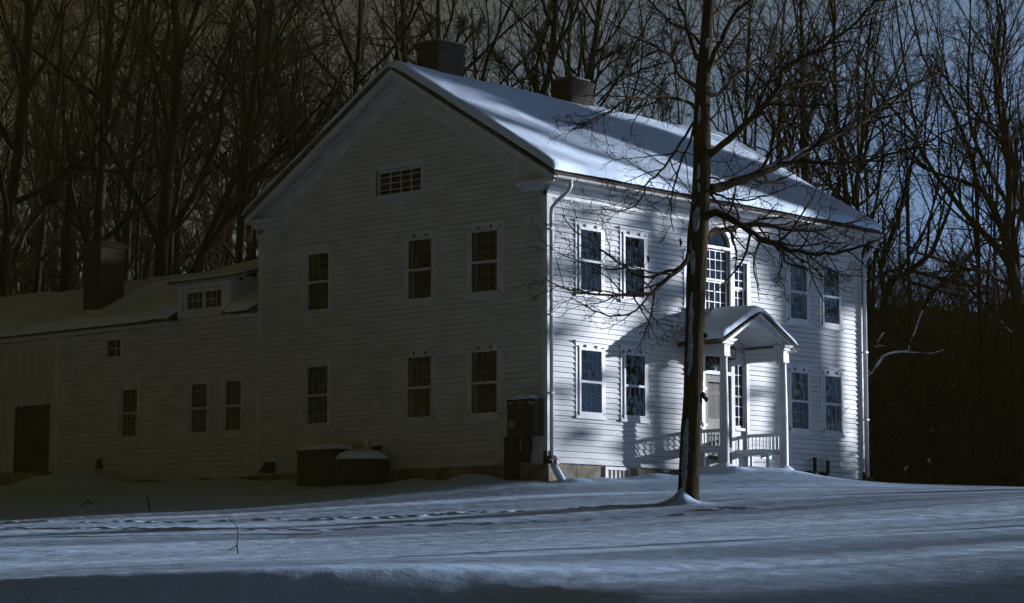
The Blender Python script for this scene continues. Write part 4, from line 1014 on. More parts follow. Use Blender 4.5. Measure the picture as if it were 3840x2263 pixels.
def Z(x0, y0, s): return lambda *p: [(x0 + a / s, y0 + b / s) for a, b in p]
zl = Z(0, 0, 1.349); zc = Z(500, 0, 2.473); zm = Z(1400, 100, 2.473); zr = Z(2200, 0, 1.5354); zs = Z(3240, 600, 2.4733); zq = Z(3040, 0, 2.12)
FC = Cfg(nch=(16, 8, 6, 4), start=(.28, .15, .15, .15))
UP = Cfg(nch=(13, 7, 6, 4), ang=(32, 32, 34, 36), trop=(.10, .07, .04, .02), start=(.2, .15, .15, .15))
GRP = 'bare forest trees behind the house'
TREES = [
 ('forest_tree', 'thick dark bare trunk at the extreme left edge behind the wing roof', 66, zl((20, 1480), (60, 1000), (110, 600), (150, 0)), 46, 34, (), FC),
 ('forest_tree', 'slender leaning bare trunk second from the left edge', 70, zl((185, 1480), (215, 1200), (250, 800), (300, 400), (330, 0)), 26, 18, (), FC),
 ('broken_tree', 'dead snapped trunk ending in a sharp point left of the wing chimney', 68, zl((335, 1400), (338, 1150), (348, 1000), (362, 820), (374, 695)), 52, 5, (), Cfg(nch=(3, 4, 3, 2), depth=3)),
 ('forest_tree', 'straight stout bare trunk rising right behind the wing chimney', 67, zl((495, 1300), (515, 900), (545, 500), (570, 0)), 42, 32, (), FC),
 ('forest_tree', 'thin pole-like bare trunk just right of the wing chimney', 72, zl((585, 1400), (600, 1000), (640, 600), (700, 0)), 17, 12, (), FC),
 ('forest_tree', 'bare trunk curving right with two thin neighbours above the wing roof', 69, zl((640, 1390), (660, 1000), (700, 600), (760, 0)), 26, 18, (), FC),
 ('forest_tree', 'thin upright bare trunk left of the tallest wide trunk', 74, zl((690, 1400), (720, 900), (755, 500), (790, 0)), 16, 11, (), FC),
 ('forest_tree', 'widest dark vertical trunk above the middle of the wing roof', 66, zl((815, 1400), (840, 1000), (880, 600), (905, 300), (885, 0)), 50, 36, (), FC),
 ('crooked_tree', 'crooked bare tree with zigzag upper stem above the dormer', 68, zl((860, 1390), (872, 1150), (900, 980), (955, 650), (1045, 545), (1090, 450), (1110, 300), (1200, 200), (1330, 60)), 22, 14,
  ((zl((1000, 590), (1110, 530), (1150, 440), (1240, 370), (1400, 290)), 14, 7, 2),), FC),
 ('leaning_tree', 'big bare tree leaning right from behind the dormer with snow on its lower side', 66, zl((985, 1390), (1060, 1200), (1130, 1030), (1200, 900), (1250, 760), (1310, 600), (1345, 400), (1375, 0)), 40, 22,
  ((zl((1270, 770), (1330, 710), (1420, 610), (1530, 530), (1620, 500), (1730, 530)), 20, 9, 2), (zl((1255, 740), (1235, 560), (1240, 400), (1215, 180)), 16, 8, -2), (zl((1320, 560), (1400, 380), (1520, 270), (1700, 200)), 20, 8, 2)), FC),
 ('forest_tree', 'upright bare trunk close behind the left house corner', 64, zl((1205, 1400), (1225, 1000), (1255, 700), (1300, 300), (1320, 0)), 30, 20, (), FC),
 ('forest_tree', 'thin bare trunk peeping over the lower left roof slope', 70, zl((1290, 1050), (1310, 700), (1355, 300), (1380, 0)), 17, 12, (), FC),
 ('arched_tree', 'bare tree with low arching boughs just above the left roof slope', 63, zl((1480, 860), (1500, 720), (1440, 600), (1425, 450)), 18, 7,
  ((zl((1505, 740), (1570, 670), (1640, 620), (1700, 560)), 11, 5, 1),), FC),
 ('forest_tree', 'bare trunk standing above the upper left roof slope', 66, zl((1795, 560), (1812, 300), (1825, 0)), 26, 18, (), FC),
 ('forest_tree', 'bare trunk just left of the big ridge chimney top', 70, zm((300, 420), (292, 200), (285, -100)), 32, 24, ((zm((330, 260), (400, 160), (470, 60), (560, -40)), 14, 7),), FC),
 ('forest_tree', 'bare tree forking directly behind the big ridge chimney', 72, zm((600, 200), (605, 60), (600, -200)), 26, 18, ((zm((770, 150), (800, 60), (830, -60)), 13, 6), (zm((820, 190), (900, 80), (1010, -20)), 12, 6)), FC),
 ('forest_tree', 'slightly bent bare tree midway between the two ridge chimneys', 68, zm((1000, 600), (1020, 450), (1060, 300), (1120, 160), (1180, 0)), 17, 12,
  ((zm((1270, 640), (1240, 520), (1180, 370), (1120, 260)), 8, 5), (zm((1410, 650), (1370, 520), (1260, 400), (1130, 270)), 7, 5)), UP),
 ('twin_tree', 'double stemmed bare tree just left of the small ridge chimney', 66, zm((1540, 700), (1600, 540), (1650, 350), (1670, 100), (1690, -100)), 30, 22,
  ((zm((1560, 640), (1520, 560), (1470, 430)), 12, 5), (zm((1600, 560), (1560, 330), (1540, 150), (1500, 40)), 12, 7)), UP),
 ('forest_tree', 'bare tree rising right behind the small ridge chimney', 67, zm((1970, 520), (2010, 340), (2060, 120), (2080, -100)), 24, 17, ((zm((2010, 420), (2090, 330), (2200, 260), (2330, 200)), 11, 5), (zm((1900, 480), (1920, 280), (1960, 120), (1960, -60)), 12, 7)), UP),
 ('forest_tree', 'spreading bare tree right of the small ridge chimney with fanned boughs', 69, zr((15, 620), (30, 450), (50, 200), (70, 0)), 20, 14, ((zr((40, 480), (120, 380), (260, 280), (420, 200)), 10, 4, 3), (zr((40, 560), (150, 470), (330, 330), (420, 290)), 9, 4, -2), (zr((60, 600), (200, 460), (380, 380), (540, 350)), 8, 4, 2)), UP),
 ('forest_tree', 'little bush-like bare tree over the ridge left of the front tree', 75, zr((530, 790), (530, 640), (515, 480), (500, 330)), 9, 5, ((zr((445, 750), (435, 640), (400, 540)), 6, 3), (zr((480, 750), (480, 640), (440, 500)), 5, 3)), UP),
 ('forest_tree', 'upright bare tree just right of the front tree trunk', 70, zr((905, 920), (915, 700), (925, 450), (940, 100), (945, -60)), 17, 11, ((zr((965, 920), (975, 700), (990, 450), (1010, 250)), 9, 5, 2), (zr((915, 760), (870, 560), (820, 400), (780, 260)), 8, 4, -2)), UP),
 ('forest_tree', 'V shaped bare tree standing above the far end of the ridge', 69, zr((1255, 1110), (1245, 950), (1240, 800), (1240, 500), (1235, 200)), 22, 12,
  ((zr((1240, 840), (1170, 720), (1110, 560), (1070, 420)), 10, 5, 2), (zr((1250, 860), (1290, 640), (1340, 430), (1370, 200)), 11, 5, -2), (zr((1280, 1090), (1370, 1060), (1330, 980), (1270, 930)), 12, 5, 1)), UP),
 ('clump_tree', 'many stemmed bare clump fanning up behind the right roof end', 67, zr((1515, 1230), (1490, 1100), (1475, 900), (1440, 700), (1430, 400), (1420, 100)), 26, 12,
  ((zr((1500, 1180), (1440, 1110), (1370, 1050), (1290, 960)), 17, 8, 1), (zr((1530, 1180), (1570, 950), (1590, 750), (1610, 400), (1640, 100)), 17, 9, -1), (zr((1560, 1190), (1660, 1100), (1700, 950), (1720, 760)), 14, 6, 2), (zr((1540, 1190), (1500, 900), (1350, 480), (1290, 260)), 12, 6, -2), (zr((1580, 980), (1680, 650), (1800, 400), (1900, 150)), 10, 5, 3)), UP),
 ('forest_tree', 'thin bare tree just beyond the far right roof corner', 72, zr((1620, 1320), (1615, 1150), (1600, 900), (1640, 600), (1660, 300)), 12, 7, (), UP),
 ('leaning_tree', 'bare tree leaning right out of the thicket beside the house corner', 65, zs((170, 1484), (200, 1250), (240, 1120), (420, 1035), (520, 955), (625, 865), (685, 720), (745, 580), (795, 450), (840, 250)), 30, 10,
  ((zs((200, 1230), (150, 1000), (200, 850), (300, 600), (345, 440), (400, 200), (430, 60)), 22, 12, 2), (zs((80, 1400), (90, 1000), (110, 800)), 14, 8, 1)), UP),
 ('snow_limbed_tree', 'small curved bare tree with a snow lined bough crossing the right sky', 64, zs((540, 1440), (570, 1330), (605, 1250), (740, 1150), (870, 1040), (915, 940), (1050, 800), (1200, 550)), 15, 5,
  ((zs((460, 1035), (620, 1080), (800, 1130), (950, 1163), (1150, 1182)), 13, 5, -1), (zs((0, 1130), (120, 1080), (250, 1030), (370, 1010), (470, 1040)), 11, 8, 1)), UP),
 ('maple_tree', 'large many stemmed bare tree at the right edge of the picture', 62, zs((1450, 1560), (1430, 1350), (1400, 1150), (1370, 1000), (1325, 800), (1310, 680), (1340, 500), (1350, 300), (1340, 80), (1330, -60)), 58, 20,
  ((zs((1410, 1150), (1425, 1000), (1390, 720), (1375, 600), (1400, 300), (1420, 100), (1400, -200)), 30, 14, 1),
   (zs((1320, 760), (1295, 680), (1235, 560), (1165, 370), (1085, 270), (920, 200), (740, 150), (560, 80), (440, 0)), 26, 8, 2),
   (zs((1070, 255), (1030, 120), (985, 0), (900, -200)), 13, 6, 1),
   (zs((1370, 1170), (1240, 1110), (1120, 1040), (900, 1000), (620, 895), (500, 860), (360, 770)), 16, 5, -2),
   (zq((1570, 1340), (1510, 1110), (1350, 950), (1220, 800), (1060, 600), (960, 430)), 16, 6, 2),
   (zq((1600, 1340), (1590, 1130), (1535, 1000), (1530, 800), (1490, 740), (1530, 400), (1550, 200), (1500, 0)), 17, 9, -1),
   (zq((1592, 1130), (1640, 1050), (1720, 980)), 14, 8, 1),
   (zs((1290, 750), (1190, 735), (1090, 800), (960, 910), (830, 1100)), 10, 4, -1)), UP),
 ('forest_tree', 'bare tree with a long bough reaching over the dark hillside on the right', 66, zs((1350, 1500), (1180, 1390), (1050, 1280), (960, 1170), (880, 1050), (780, 900), (700, 740)), 15, 6, (), Cfg(nch=(10, 6, 5, 4), ang=(40, 40, 40, 40))),
 ('forest_tree', 'tall thin bare tree between the clump and the right edge tree', 73, zq((770, 1500), (790, 1350), (850, 1100), (845, 1030), (810, 900), (780, 700), (740, 500), (700, 200)), 15, 8, ((zq((850, 1040), (900, 960), (960, 700), (1000, 480)), 11, 5, 1),), UP),
 ('forest_tree', 'bare tree filling the upper right sky beside the large edge tree', 71, zq((1320, 1560), (1300, 1300), (1210, 1060), (1050, 760), (960, 600), (880, 420), (830, 200)), 17, 8, ((zq((1390, 1100), (1420, 900), (1310, 650), (1280, 450), (1180, 200)), 9, 5, 2),), UP),
]
for i, (nm, lb, dp, st, w0, w1, limbs, cf) in enumerate(TREES):
    traced_tree(nm, lb, 'tree', dp, st, w0, w1, limbs, cf, seed=100 + i, group=GRP if nm == 'forest_tree' else None, top_ext=(0 if nm == 'broken_tree' else 7.0))

# generic bare tree mesh used for trees beyond the frame and for the far wood
def generic_tree(seed, h, r, cfg, wig=.05):
    rng = random.Random(seed); P = [(0, 0, -.4)]; d = (rng.uniform(-wig, wig), rng.uniform(-wig, wig), 1); n = 14
    for k in range(n):
        d = norm((d[0] + rng.gauss(0, wig), d[1] + rng.gauss(0, wig), d[2])); p = P[-1]; P.append(tuple(p[q] + d[q] * h / n for q in range(3)))
    R = [max(.02, r * (1 - .85 * k / n)) for k in range(n + 1)]; R[0] *= 1.3
    tk = MB(); cr = MB(); rough_tube(tk, P, R, 8, rng); spawn(cr, P, R, 0, cfg, rng); return tk, cr

# the wood further off, seen only as a web of stems and twigs
SC_F = Cfg(nch=(13, 7, 5, 3), rmin=.011, start=(.22, .15, .15, .15), depth=3, seg=(.8, .5, .35, .2))
variants = []
for s in range(5):
    tk, cr = generic_tree(300 + s, 17, .14 + .03 * (s % 3), SC_F)
    v = np.array(tk.v + cr.v, np.float32); k = len(tk.v)
    f = [q for q in tk.f if len(q) == 4] + [tuple(a + k for a in q) for q in cr.f if len(q) == 4]
    variants.append((v, np.array(f, np.int32)))
rng = random.Random(17); VV = []; FF = []; off = 0
def far_add(vs, x, y, s, rz, zoff=0):
    global off
    v, f = vs; c, sn = cos(rz), sin(rz); w = np.empty_like(v); w[:, 0] = (v[:, 0] * c - v[:, 1] * sn) * s + x; w[:, 1] = (v[:, 0] * sn + v[:, 1] * c) * s + y
    z0 = max(gz(x, y), float(hill_z(np.array(x), np.array(y)))); w[:, 2] = v[:, 2] * s + z0 + zoff
    VV.append(w); FF.append(f + off); off += len(v)
for k in range(70):
    y = rng.uniform(80, 120); x = rng.uniform(-.235, .235) * y
    if x / y > -.02 and rng.random() < .72: continue
    far_add(variants[k % 5], x, y, rng.uniform(.75, 1.15), rng.uniform(0, 6.28))
for k in range(40):
    y = rng.uniform(74, 104); x = rng.uniform(-.235, -.05) * y
    far_add(variants[k % 5], x, y, rng.uniform(.8, 1.1), rng.uniform(0, 6.28))
tag(np_mesh('woodland', np.concatenate(VV), np.concatenate(FF), M['fartwig'], False), 'far web of bare grey trees on the rise behind the house', 'woodland', kind='stuff')

# undergrowth: thin saplings, canes and crossing sticks
def bush(seed):
    rng = random.Random(seed); mb = MB(); cfg = Cfg(nch=(7, 5, 3, 2), rmin=.006, depth=3, seg=(.3, .25, .2, .2), start=(.1, .1, .1, .1), ang=(55, 50, 45, 40), wig=(.2, .25, .25, .2), trop=(.02, .0, .0, .0), ratio=(.5, .5, .5, .5), sides=(4, 3, 3, 3))
    for k in range(9):
        p = (rng.uniform(-1.2, 1.2), rng.uniform(-1.2, 1.2), -.2); branch(mb, p, norm((rng.gauss(0, .25), rng.gauss(0, .25), 1)), rng.uniform(1.8, 4.2), rng.uniform(.012, .03), 0, cfg, rng)
    return np.array(mb.v, np.float32), np.array([q for q in mb.f if len(q) == 4], np.int32)
bv = [bush(400 + s) for s in range(6)]
VV = []; FF = []; off = 0
for k in range(190):
    y = rng.uniform(63, 92); x = rng.uniform(.10, .24) * y
    far_add(bv[k % 6], x, y, rng.uniform(.7, 1.4), rng.uniform(0, 6.28))
for k in range(150):
    y = rng.uniform(92, 108); x = rng.uniform(.05, .24) * y
    far_add(bv[k % 6], x, y, rng.uniform(.8, 1.3), rng.uniform(0, 6.28))
for k in range(210):
    y = rng.uniform(68, 104); x = rng.uniform(-.24, -.05) * y
    far_add(bv[k % 6], x, y, rng.uniform(.8, 1.6), rng.uniform(0, 6.28))
tag(np_mesh('undergrowth', np.concatenate(VV), np.concatenate(FF), M['brush'], False), 'dense dark tangle of twigs and canes beneath the forest trees', 'undergrowth', kind='stuff')

# ---- snow-laden fallen bough at the right of the house
def snow_ridge(mb, P, R, lift=.6, wd=.95, n=8):
    Q = [(p[0], p[1], p[2] + r * lift) for p, r in zip(P, R)]; i0 = len(mb.v); mb.tube(Q, [r * wd for r in R], n)
def bough(name, label, depth, lines, w, sn, seed):
    rng = random.Random(seed); k = depth / FPX; tk = MB(); s = MB(); base = None
    for ln in lines:
        pts, a, b = ln[:3]; snow = ln[3] if len(ln) > 3 else True
        P, R = smooth_path([at(x, y, depth) for x, y in pts], interp_R(len(pts), a * k / 2, b * k / 2), .12)
        base = base or P[0]; rough_tube(tk, P, R, 7, rng)
        if snow:
            R2 = [r * (.74 + .55 * vnoise(i * .45, 3, seed) + .4 * vnoise(i * 1.3, 5, seed)) for i, r in enumerate(R)]; Q = [(p[0] - r * .15, p[1] - r * .22, p[2] + r * .62) for p, r in zip(P, R)]
            s.tube(Q, R2, 8)
    rebase(tk, base); rebase(s, base)
    t = empty(name, base, label, 'bough'); tk.build('wood', M['farbark'], t, smooth=True, recalc=False); s.build('snow_lining', M['dimmed_bough_snow'], t, smooth=True, recalc=False)
zb = Z(3200, 1130, 2.061)
bough('snowy_bough', 'thick snow covered bough bending up from behind the far house corner', 60, ((zb((60, 680), (110, 610), (160, 560), (195, 500), (235, 440), (320, 405), (430, 400)), 26, 12), (zb((430, 400), (440, 320), (480, 250), (505, 170), (540, 80)), 10, 11), (zb((110, 545), (140, 575), (190, 590)), 14, 5), (zb((430, 402), (520, 405), (600, 410), (700, 380)), 9, 5)), 1, 1, 5)
bough('snowy_bough', 'short snow capped forked stub left of the large bending bough', 62, ((zb((235, 250), (205, 300), (190, 330)), 9, 12), (zb((170, 360), (205, 345), (245, 355)), 6, 7)), 1, 1, 6)
bough('snowy_bough', 'thin slanting snow lined bough near the right edge tree', 61, ((zb((1145, 160), (1170, 200), (1225, 245)), 8, 6),), 1, 1, 7)
bough('fallen_branch', 'pale bare fallen branch lying low in the dark thicket', 63, ((zb((460, 1155), (530, 1160), (620, 1135), (720, 1105), (820, 1080), (900, 1080)), 6, 3, False), (zb((620, 1090), (650, 1110), (700, 1060), (740, 1010), (770, 970), (835, 965)), 5, 3, False), (zb((690, 1030), (800, 1038), (900, 1020), (970, 1000)), 5, 3, False)), 1, 1, 8)
bough('snowy_stump', 'ragged stump with a lump of snow low in the thicket', 62, ((zb((415, 1290), (405, 1320), (418, 1380)), 20, 8),), 1, 1, 9)
bough('snowy_stump', 'pointed stump with snow on its shoulder nearer the middle of the thicket', 63, ((zb((590, 1220), (585, 1250), (600, 1275)), 10, 22),), 1, 1, 10)
bough('snow_clod', 'clod of snow caught on a bare stem high in the thicket', 62, ((zb((405, 700), (404, 725)), 10, 9),), 1, 1, 11)
bough('snow_clod', 'narrow clod of snow on a stem right of the ragged stump', 62, ((zb((608, 980), (603, 1020)), 10, 9),), 1, 1, 12)

# ------------------------------------------------------------------ the tree in front
def hero():
    rng = random.Random(2); D = HERO_D; k = D / FPX; base = HERO_BASE
    stem = [(2577, 1925, 82), (2583, 1800, 76), (2588, 1650, 75), (2598, 1500, 74), (2604, 1300, 72), (2611, 1070, 74), (2616, 900, 79), (2626, 760, 71), (2631, 620, 65), (2632, 480, 66), (2636, 300, 55), (2649, 150, 48), (2659, 0, 44), (2668, -200, 38), (2672, -450, 36), (2690, -750, 26), (2700, -1050, 14)]
    P = [at(x, y, D) for x, y, w in stem]; R = [w * k / 2 for x, y, w in stem]
    P, R = smooth_path(P, R, .05); tk = MB()
    # trunk with bark furrows in the mesh
    i0 = len(tk.v); n = 22; tk.tube(P, R, n)
    for a in range(len(P)):
        c = P[a]
        for j in range(n):
            f = 1 + .07 * vnoise(j * 1.7 + .2 * vnoise(a * .15, j, 3), a * .11, 5) + .07 * vnoise(j * .5, a * .03, 6) + .04 * vnoise(j * 3.1, a * .45, 7)
            if a < 18: f *= 1 + .22 * (1 - a / 18) ** 2
            v = tk.v[i0 + a * n + j]; tk.v[i0 + a * n + j] = tuple(c[q] + (v[q] - c[q]) * f for q in range(3))
    for (x, y, r) in ((2648, 1262, .05), (2640, 1485, .07), (2650, 1500, .05), (2640, 1180, .05)):
        q = at(x - 8, y, D - .02); e = at(x + 6, y - 6, D - .02); tk.tube([q, ((q[0] + e[0]) / 2, q[1], (q[2] + e[2]) / 2), e], [r, r * .95, r * .35], 8)
    t = empty('maple_tree', base, 'tall bare dark maple standing in the snow in front of the porch', 'tree')
    cr = MB(); tw = MB(); sn = MB()
    HC_ = Cfg(nch=(9, 7, 5, 3), ratio=(.45, .42, .42, .45), ang=(42, 44, 44, 42), wig=(.12, .17, .2, .22), trop=(.03, .03, .02, .0), seg=(.22, .16, .12, .09), rmin=.0042, sides=(6, 5, 4, 3), start=(.25, .18, .15, .15), maxlen=(4, 1.7, .9, .45), depth=4)
    z2 = Z(2200, 0, 1.5354); z1 = Z(1960, 600, 2.12); z3 = Z(2500, 400, 2.12)
    L_ = [  # points, width start, width end (photo px), depth change, twig amount, snow on top
     (z2((700, 1095), (730, 1085), (850, 1050), (1000, 1000), (1150, 930), (1280, 860), (1400, 790), (1550, 730), (1650, 650), (1760, 570), (1900, 480), (2030, 420)), 34, 7, 2.5, 1.69, True),
     (z2((1120, 942), (1200, 935), (1350, 940), (1500, 940), (1700, 900), (1900, 840), (2080, 760), (2240, 680), (2400, 560)), 12, 4, -2.5, 1.56, False),
     (z2((690, 900), (780, 840), (860, 770), (950, 680), (1060, 570), (1110, 490), (1130, 410), (1200, 350), (1350, 280), (1500, 170), (1650, 30), (1750, -60)), 24, 7, -2, 1.56, False),
     (z2((1060, 570), (1150, 510), (1300, 475), (1500, 465), (1700, 465), (1900, 430)), 11, 4, 2, 1.30, False),
     (z2((960, 650), (1030, 590), (1100, 580), (1250, 555), (1450, 590)), 8, 3, 1, 1.30, False),
     (z2((680, 555), (730, 548), (790, 520), (840, 450), (900, 400), (1000, 340), (1150, 300), (1300, 260)), 15, 4, 1.5, 1.30, False),
     (z2((690, 430), (740, 300), (800, 180), (870, 60), (960, -20), (1050, -140)), 20, 7, -1.5, 1.30, False),
     (z2((700, 395), (760, 350), (850, 230), (930, 110), (960, 0), (990, -100)), 12, 5, 1.5, 1.30, False),
     (z2((640, 340), (600, 230), (560, 100), (525, 0), (490, -150)), 15, 6, 1, 1.43, False),
     (z2((650, 515), (580, 470), (520, 410), (490, 320), (420, 280), (300, 220), (220, 180), (120, 110)), 16, 4, -1.5, 1.56, False),
     (z2((490, 330), (520, 250), (545, 200), (540, 120)), 8, 3, 1, 1.30, False),
     (z2((640, 630), (560, 580), (450, 560), (330, 565), (230, 580), (100, 660), (0, 720), (-80, 740)), 12, 4, -1.8, 1.56, False),
     (z2((620, 705), (540, 830), (470, 930), (400, 1020), (350, 1050), (330, 1110), (280, 1190), (160, 1220), (80, 1190)), 9, 3, -2, 1.43, False),
     (z2((620, 730), (560, 900), (510, 1040), (490, 1170), (480, 1240), (500, 1330)), 8, 3, -1.2, .8, False),
     (z1((1330, 740), (1310, 770), (1250, 860), (1130, 960), (1020, 1070), (900, 1065), (800, 1075), (600, 1070), (440, 1050), (300, 1010), (160, 930)), 17, 3, -2.5, .85, False),
     (z1((1260, 850), (1100, 910), (950, 930), (850, 880), (700, 770), (560, 660), (430, 570), (310, 430)), 10, 3, -1.5, .85, False),
     (z1((1000, 1080), (950, 1150), (830, 1230), (620, 1225), (500, 1160), (380, 1100)), 7, 3, -1, .85, False),
     (z1((950, 1150), (1030, 1230), (1080, 1330), (1220, 1390)), 4.5, 2, 1, .85, False),
     (z1((810, 860), (700, 865), (600, 850), (420, 800), (240, 720), (150, 640)), 5, 2, 1, .85, False),
     (z3((290, 885), (330, 850), (380, 838), (440, 860), (520, 910), (640, 980), (760, 1050), (900, 1110), (1050, 1160), (1200, 1180), (1400, 1160), (1560, 1110), (1690, 1060)), 28, 5, -3, 1.3, False),
     (z3((300, 1045), (360, 1020), (430, 990), (520, 970), (620, 940), (800, 950), (1000, 980), (1200, 985), (1400, 930), (1600, 900)), 22, 4, 2.5, 1.3, False),
     (z3((1130, 1185), (1250, 1270), (1380, 1330), (1560, 1355)), 9, 3, 1, 1.0, False),
     (z3((760, 1050), (900, 1085), (1040, 1110), (1200, 1090), (1400, 1085)), 9, 3, -1, 1.0, False),
     (z3((340, 660), (400, 690), (480, 730), (600, 750), (750, 720), (900, 670), (1080, 590)), 9, 3, -2, 1.0, False),
     (z3((310, 575), (380, 570), (450, 560), (560, 530), (700, 430)), 8, 3, 1.5, .9, False),
     (z3((340, 690), (400, 740), (450, 830), (480, 860)), 8, 5, 0, .5, False),
     (z3((870, 1080), (900, 1160), (910, 1260), (905, 1380), (950, 1470)), 4, 2, -.5, .7, False),
     (z2((700, 120), (760, 60), (830, 20), (900, -20), (1000, -100)), 16, 6, 1.5, 1.30, False),
     (z2((700, 700), (760, 640), (800, 540), (830, 400)), 6, 2.5, -1, .9, False),
     (z2((650, 250), (590, 180), (480, 120), (380, 20), (300, -60)), 10, 4, 1.5, 1.43, False),
    ]
    for pts, a, b, dd, tm, snow in L_:
        m = len(pts); Q = [at(x, y, D + dd * i / (m - 1)) for i, (x, y) in enumerate(pts)]
        Q, S = smooth_path(Q, interp_R(m, a * k / 2 * 1.22, b * k / 2 * 1.15), .14)
        Q = [tuple(q[c] + (rng.gauss(0, .012) if 0 < i < len(Q) - 1 else 0) for c in range(3)) for i, q in enumerate(Q)]
        S[0] *= 1.3
        rough_tube(cr, Q, S, 8, rng, .09); spawn(tw, Q, S, 1, HC_, rng, nmul=tm * max(1, (sum(sqrt(sum((Q[i][c] - Q[i + 1][c]) ** 2 for c in range(3))) for i in range(len(Q) - 1))) / 1.7))
        if snow:
            for i in range(3, 26): pass
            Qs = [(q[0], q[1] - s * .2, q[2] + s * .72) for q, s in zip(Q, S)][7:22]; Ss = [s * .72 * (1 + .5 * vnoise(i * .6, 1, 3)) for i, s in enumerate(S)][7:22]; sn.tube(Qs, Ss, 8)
    # extra twigs high up on the stem
    spawn(tw, P[int(len(P) * .62):], R[int(len(P) * .62):], 0, HC_, rng, nmul=2.2)
    # snow plastered on the weather side of the trunk
    PL = []
    def plaster(y0, y1, a0, a1, seed):
        sn = MB(); PL.append(sn)
        idx = [i for i, p in enumerate(P) if True]
        rows = []
        for i, p in enumerate(P):
            py = 1131.5 - FPX * ((-p[1] * sin(PITCH) + p[2] * cos(PITCH)) / (p[1] * cos(PITCH) + p[2] * sin(PITCH)))
            if y0 < py < y1: rows.append(i)
        if len(rows) < 3: return
        i0 = len(sn.v); m = 9
        for q, i in enumerate(rows):
            e = min(q, len(rows) - 1 - q); tp = min(1, .25 + e * .16)
            c0 = a0 + 16 * vnoise(i * .21, 1, seed) + 9 * vnoise(i * .7, 2, seed); c1 = a1 + 20 * vnoise(i * .21, 5, seed) + 11 * vnoise(i * .7, 6, seed); mid = (c0 + c1) / 2; c0 = mid + (c0 - mid) * tp; c1 = mid + (c1 - mid) * tp
            for j in range(m):
                an = radians(c0 + (c1 - c0) * j / (m - 1)); edge = min(j, m - 1 - j)
                r = R[i] * 1.03 + (.014 if edge else -.012) + (.005 if edge > 1 else 0)
                sn.v.append((P[i][0] + r * cos(an), P[i][1] + r * sin(an), P[i][2]))
        for q in range(len(rows) - 1):
            for j in range(m - 1): a = i0 + q * m + j; sn.f.append((a, a + 1, a + m + 1, a + m))
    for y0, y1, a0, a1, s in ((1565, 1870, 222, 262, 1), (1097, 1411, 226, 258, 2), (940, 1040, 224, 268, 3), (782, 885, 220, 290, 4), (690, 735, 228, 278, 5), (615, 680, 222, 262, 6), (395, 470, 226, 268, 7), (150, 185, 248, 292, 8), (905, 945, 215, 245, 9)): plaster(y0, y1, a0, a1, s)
    for m in (tk, cr, tw, sn): rebase(m, base)
    for m in PL: rebase(m, base); m.build('clinging_snow', M['shaded_snow'], t, smooth=True, recalc=False)
    tk.build('trunk', M['bark'], t, smooth=True, recalc=False); cr.build('limbs', M['bark'], t, smooth=True, recalc=False); tw.build('twigs', M['twigs'], t, recalc=False); sn.build('limb_snow', M['shaded_snow'], t, smooth=True, recalc=False)
    for (x, y, dd) in ((2883, 891, -.5), (2553, 908, -1), (2431, 968, -1.2), (2552, 905, -1)):
        lf = MB(); p = at(x, y, D + dd); q = rng.uniform(0, 3)
        pts = [(0, 0, .06), (.025, .01, .02), (.035, -.01, -.03), (.0, .01, -.09), (-.03, -.01, -.03), (-.025, .01, .025)]
        lf.poly([(p[0] + a * cos(q) - b * sin(q) - base[0], p[1] + a * sin(q) + b * cos(q) - base[1], p[2] + c - base[2]) for a, b, c in pts])
        lf.build('dry_leaf', M['leaf'], t, recalc=False)
M['twigs'] = mat_noise('maple_twigs', (.014, .009, .0035), (.032, .021, .009), 4, .85, spec=.1)
hero()

# lone dead stalk in the snow
p = on_ground(585 * DQ, 1357 * DQ); k = p[1] / FPX * DQ
def pt(x, y): return at(x * DQ, y * DQ, p[1])
mb = MB(); mb.tube([pt(585, 1362), pt(584, 1350), pt(583, 1342), pt(584, 1330), pt(586, 1312), pt(583, 1296), pt(574, 1284), pt(563, 1277)], [.010, .009, .009, .008, .007, .006, .005, .004], 6)
mb.tube([pt(583, 1342), pt(575, 1347), pt(563, 1353)], [.007, .006, .005], 5); rebase(mb, p)
o = mb.build('dead_stalk', M['twig']); o.location = p; tag(o, 'thin bent dead stalk poking out of the lit snow field', 'stalk')

# twigs by the left wing
for (px, py, pts, lb) in ((325, 1900, ((-20, 0), (-8, -12), (5, -20), (18, -12), (26, -8)), 'small dark twisted twig on shaded snow before the wing'), (563, 1905, ((0, 20), (-3, -5), (-8, -30), (-12, -42)), 'short upright dead stem on shaded snow before the wing')):
    q = on_ground(px, py + 12, 40, 62); mb = MB(); P_ = [at(px + a, py + b, q[1]) for a, b in pts]; mb.tube(P_, [.014] * len(P_), 5); rebase(mb, P_[0]); o = mb.build('dead_twig', M['twig']); o.location = P_[0]; tag(o, lb, 'twig')

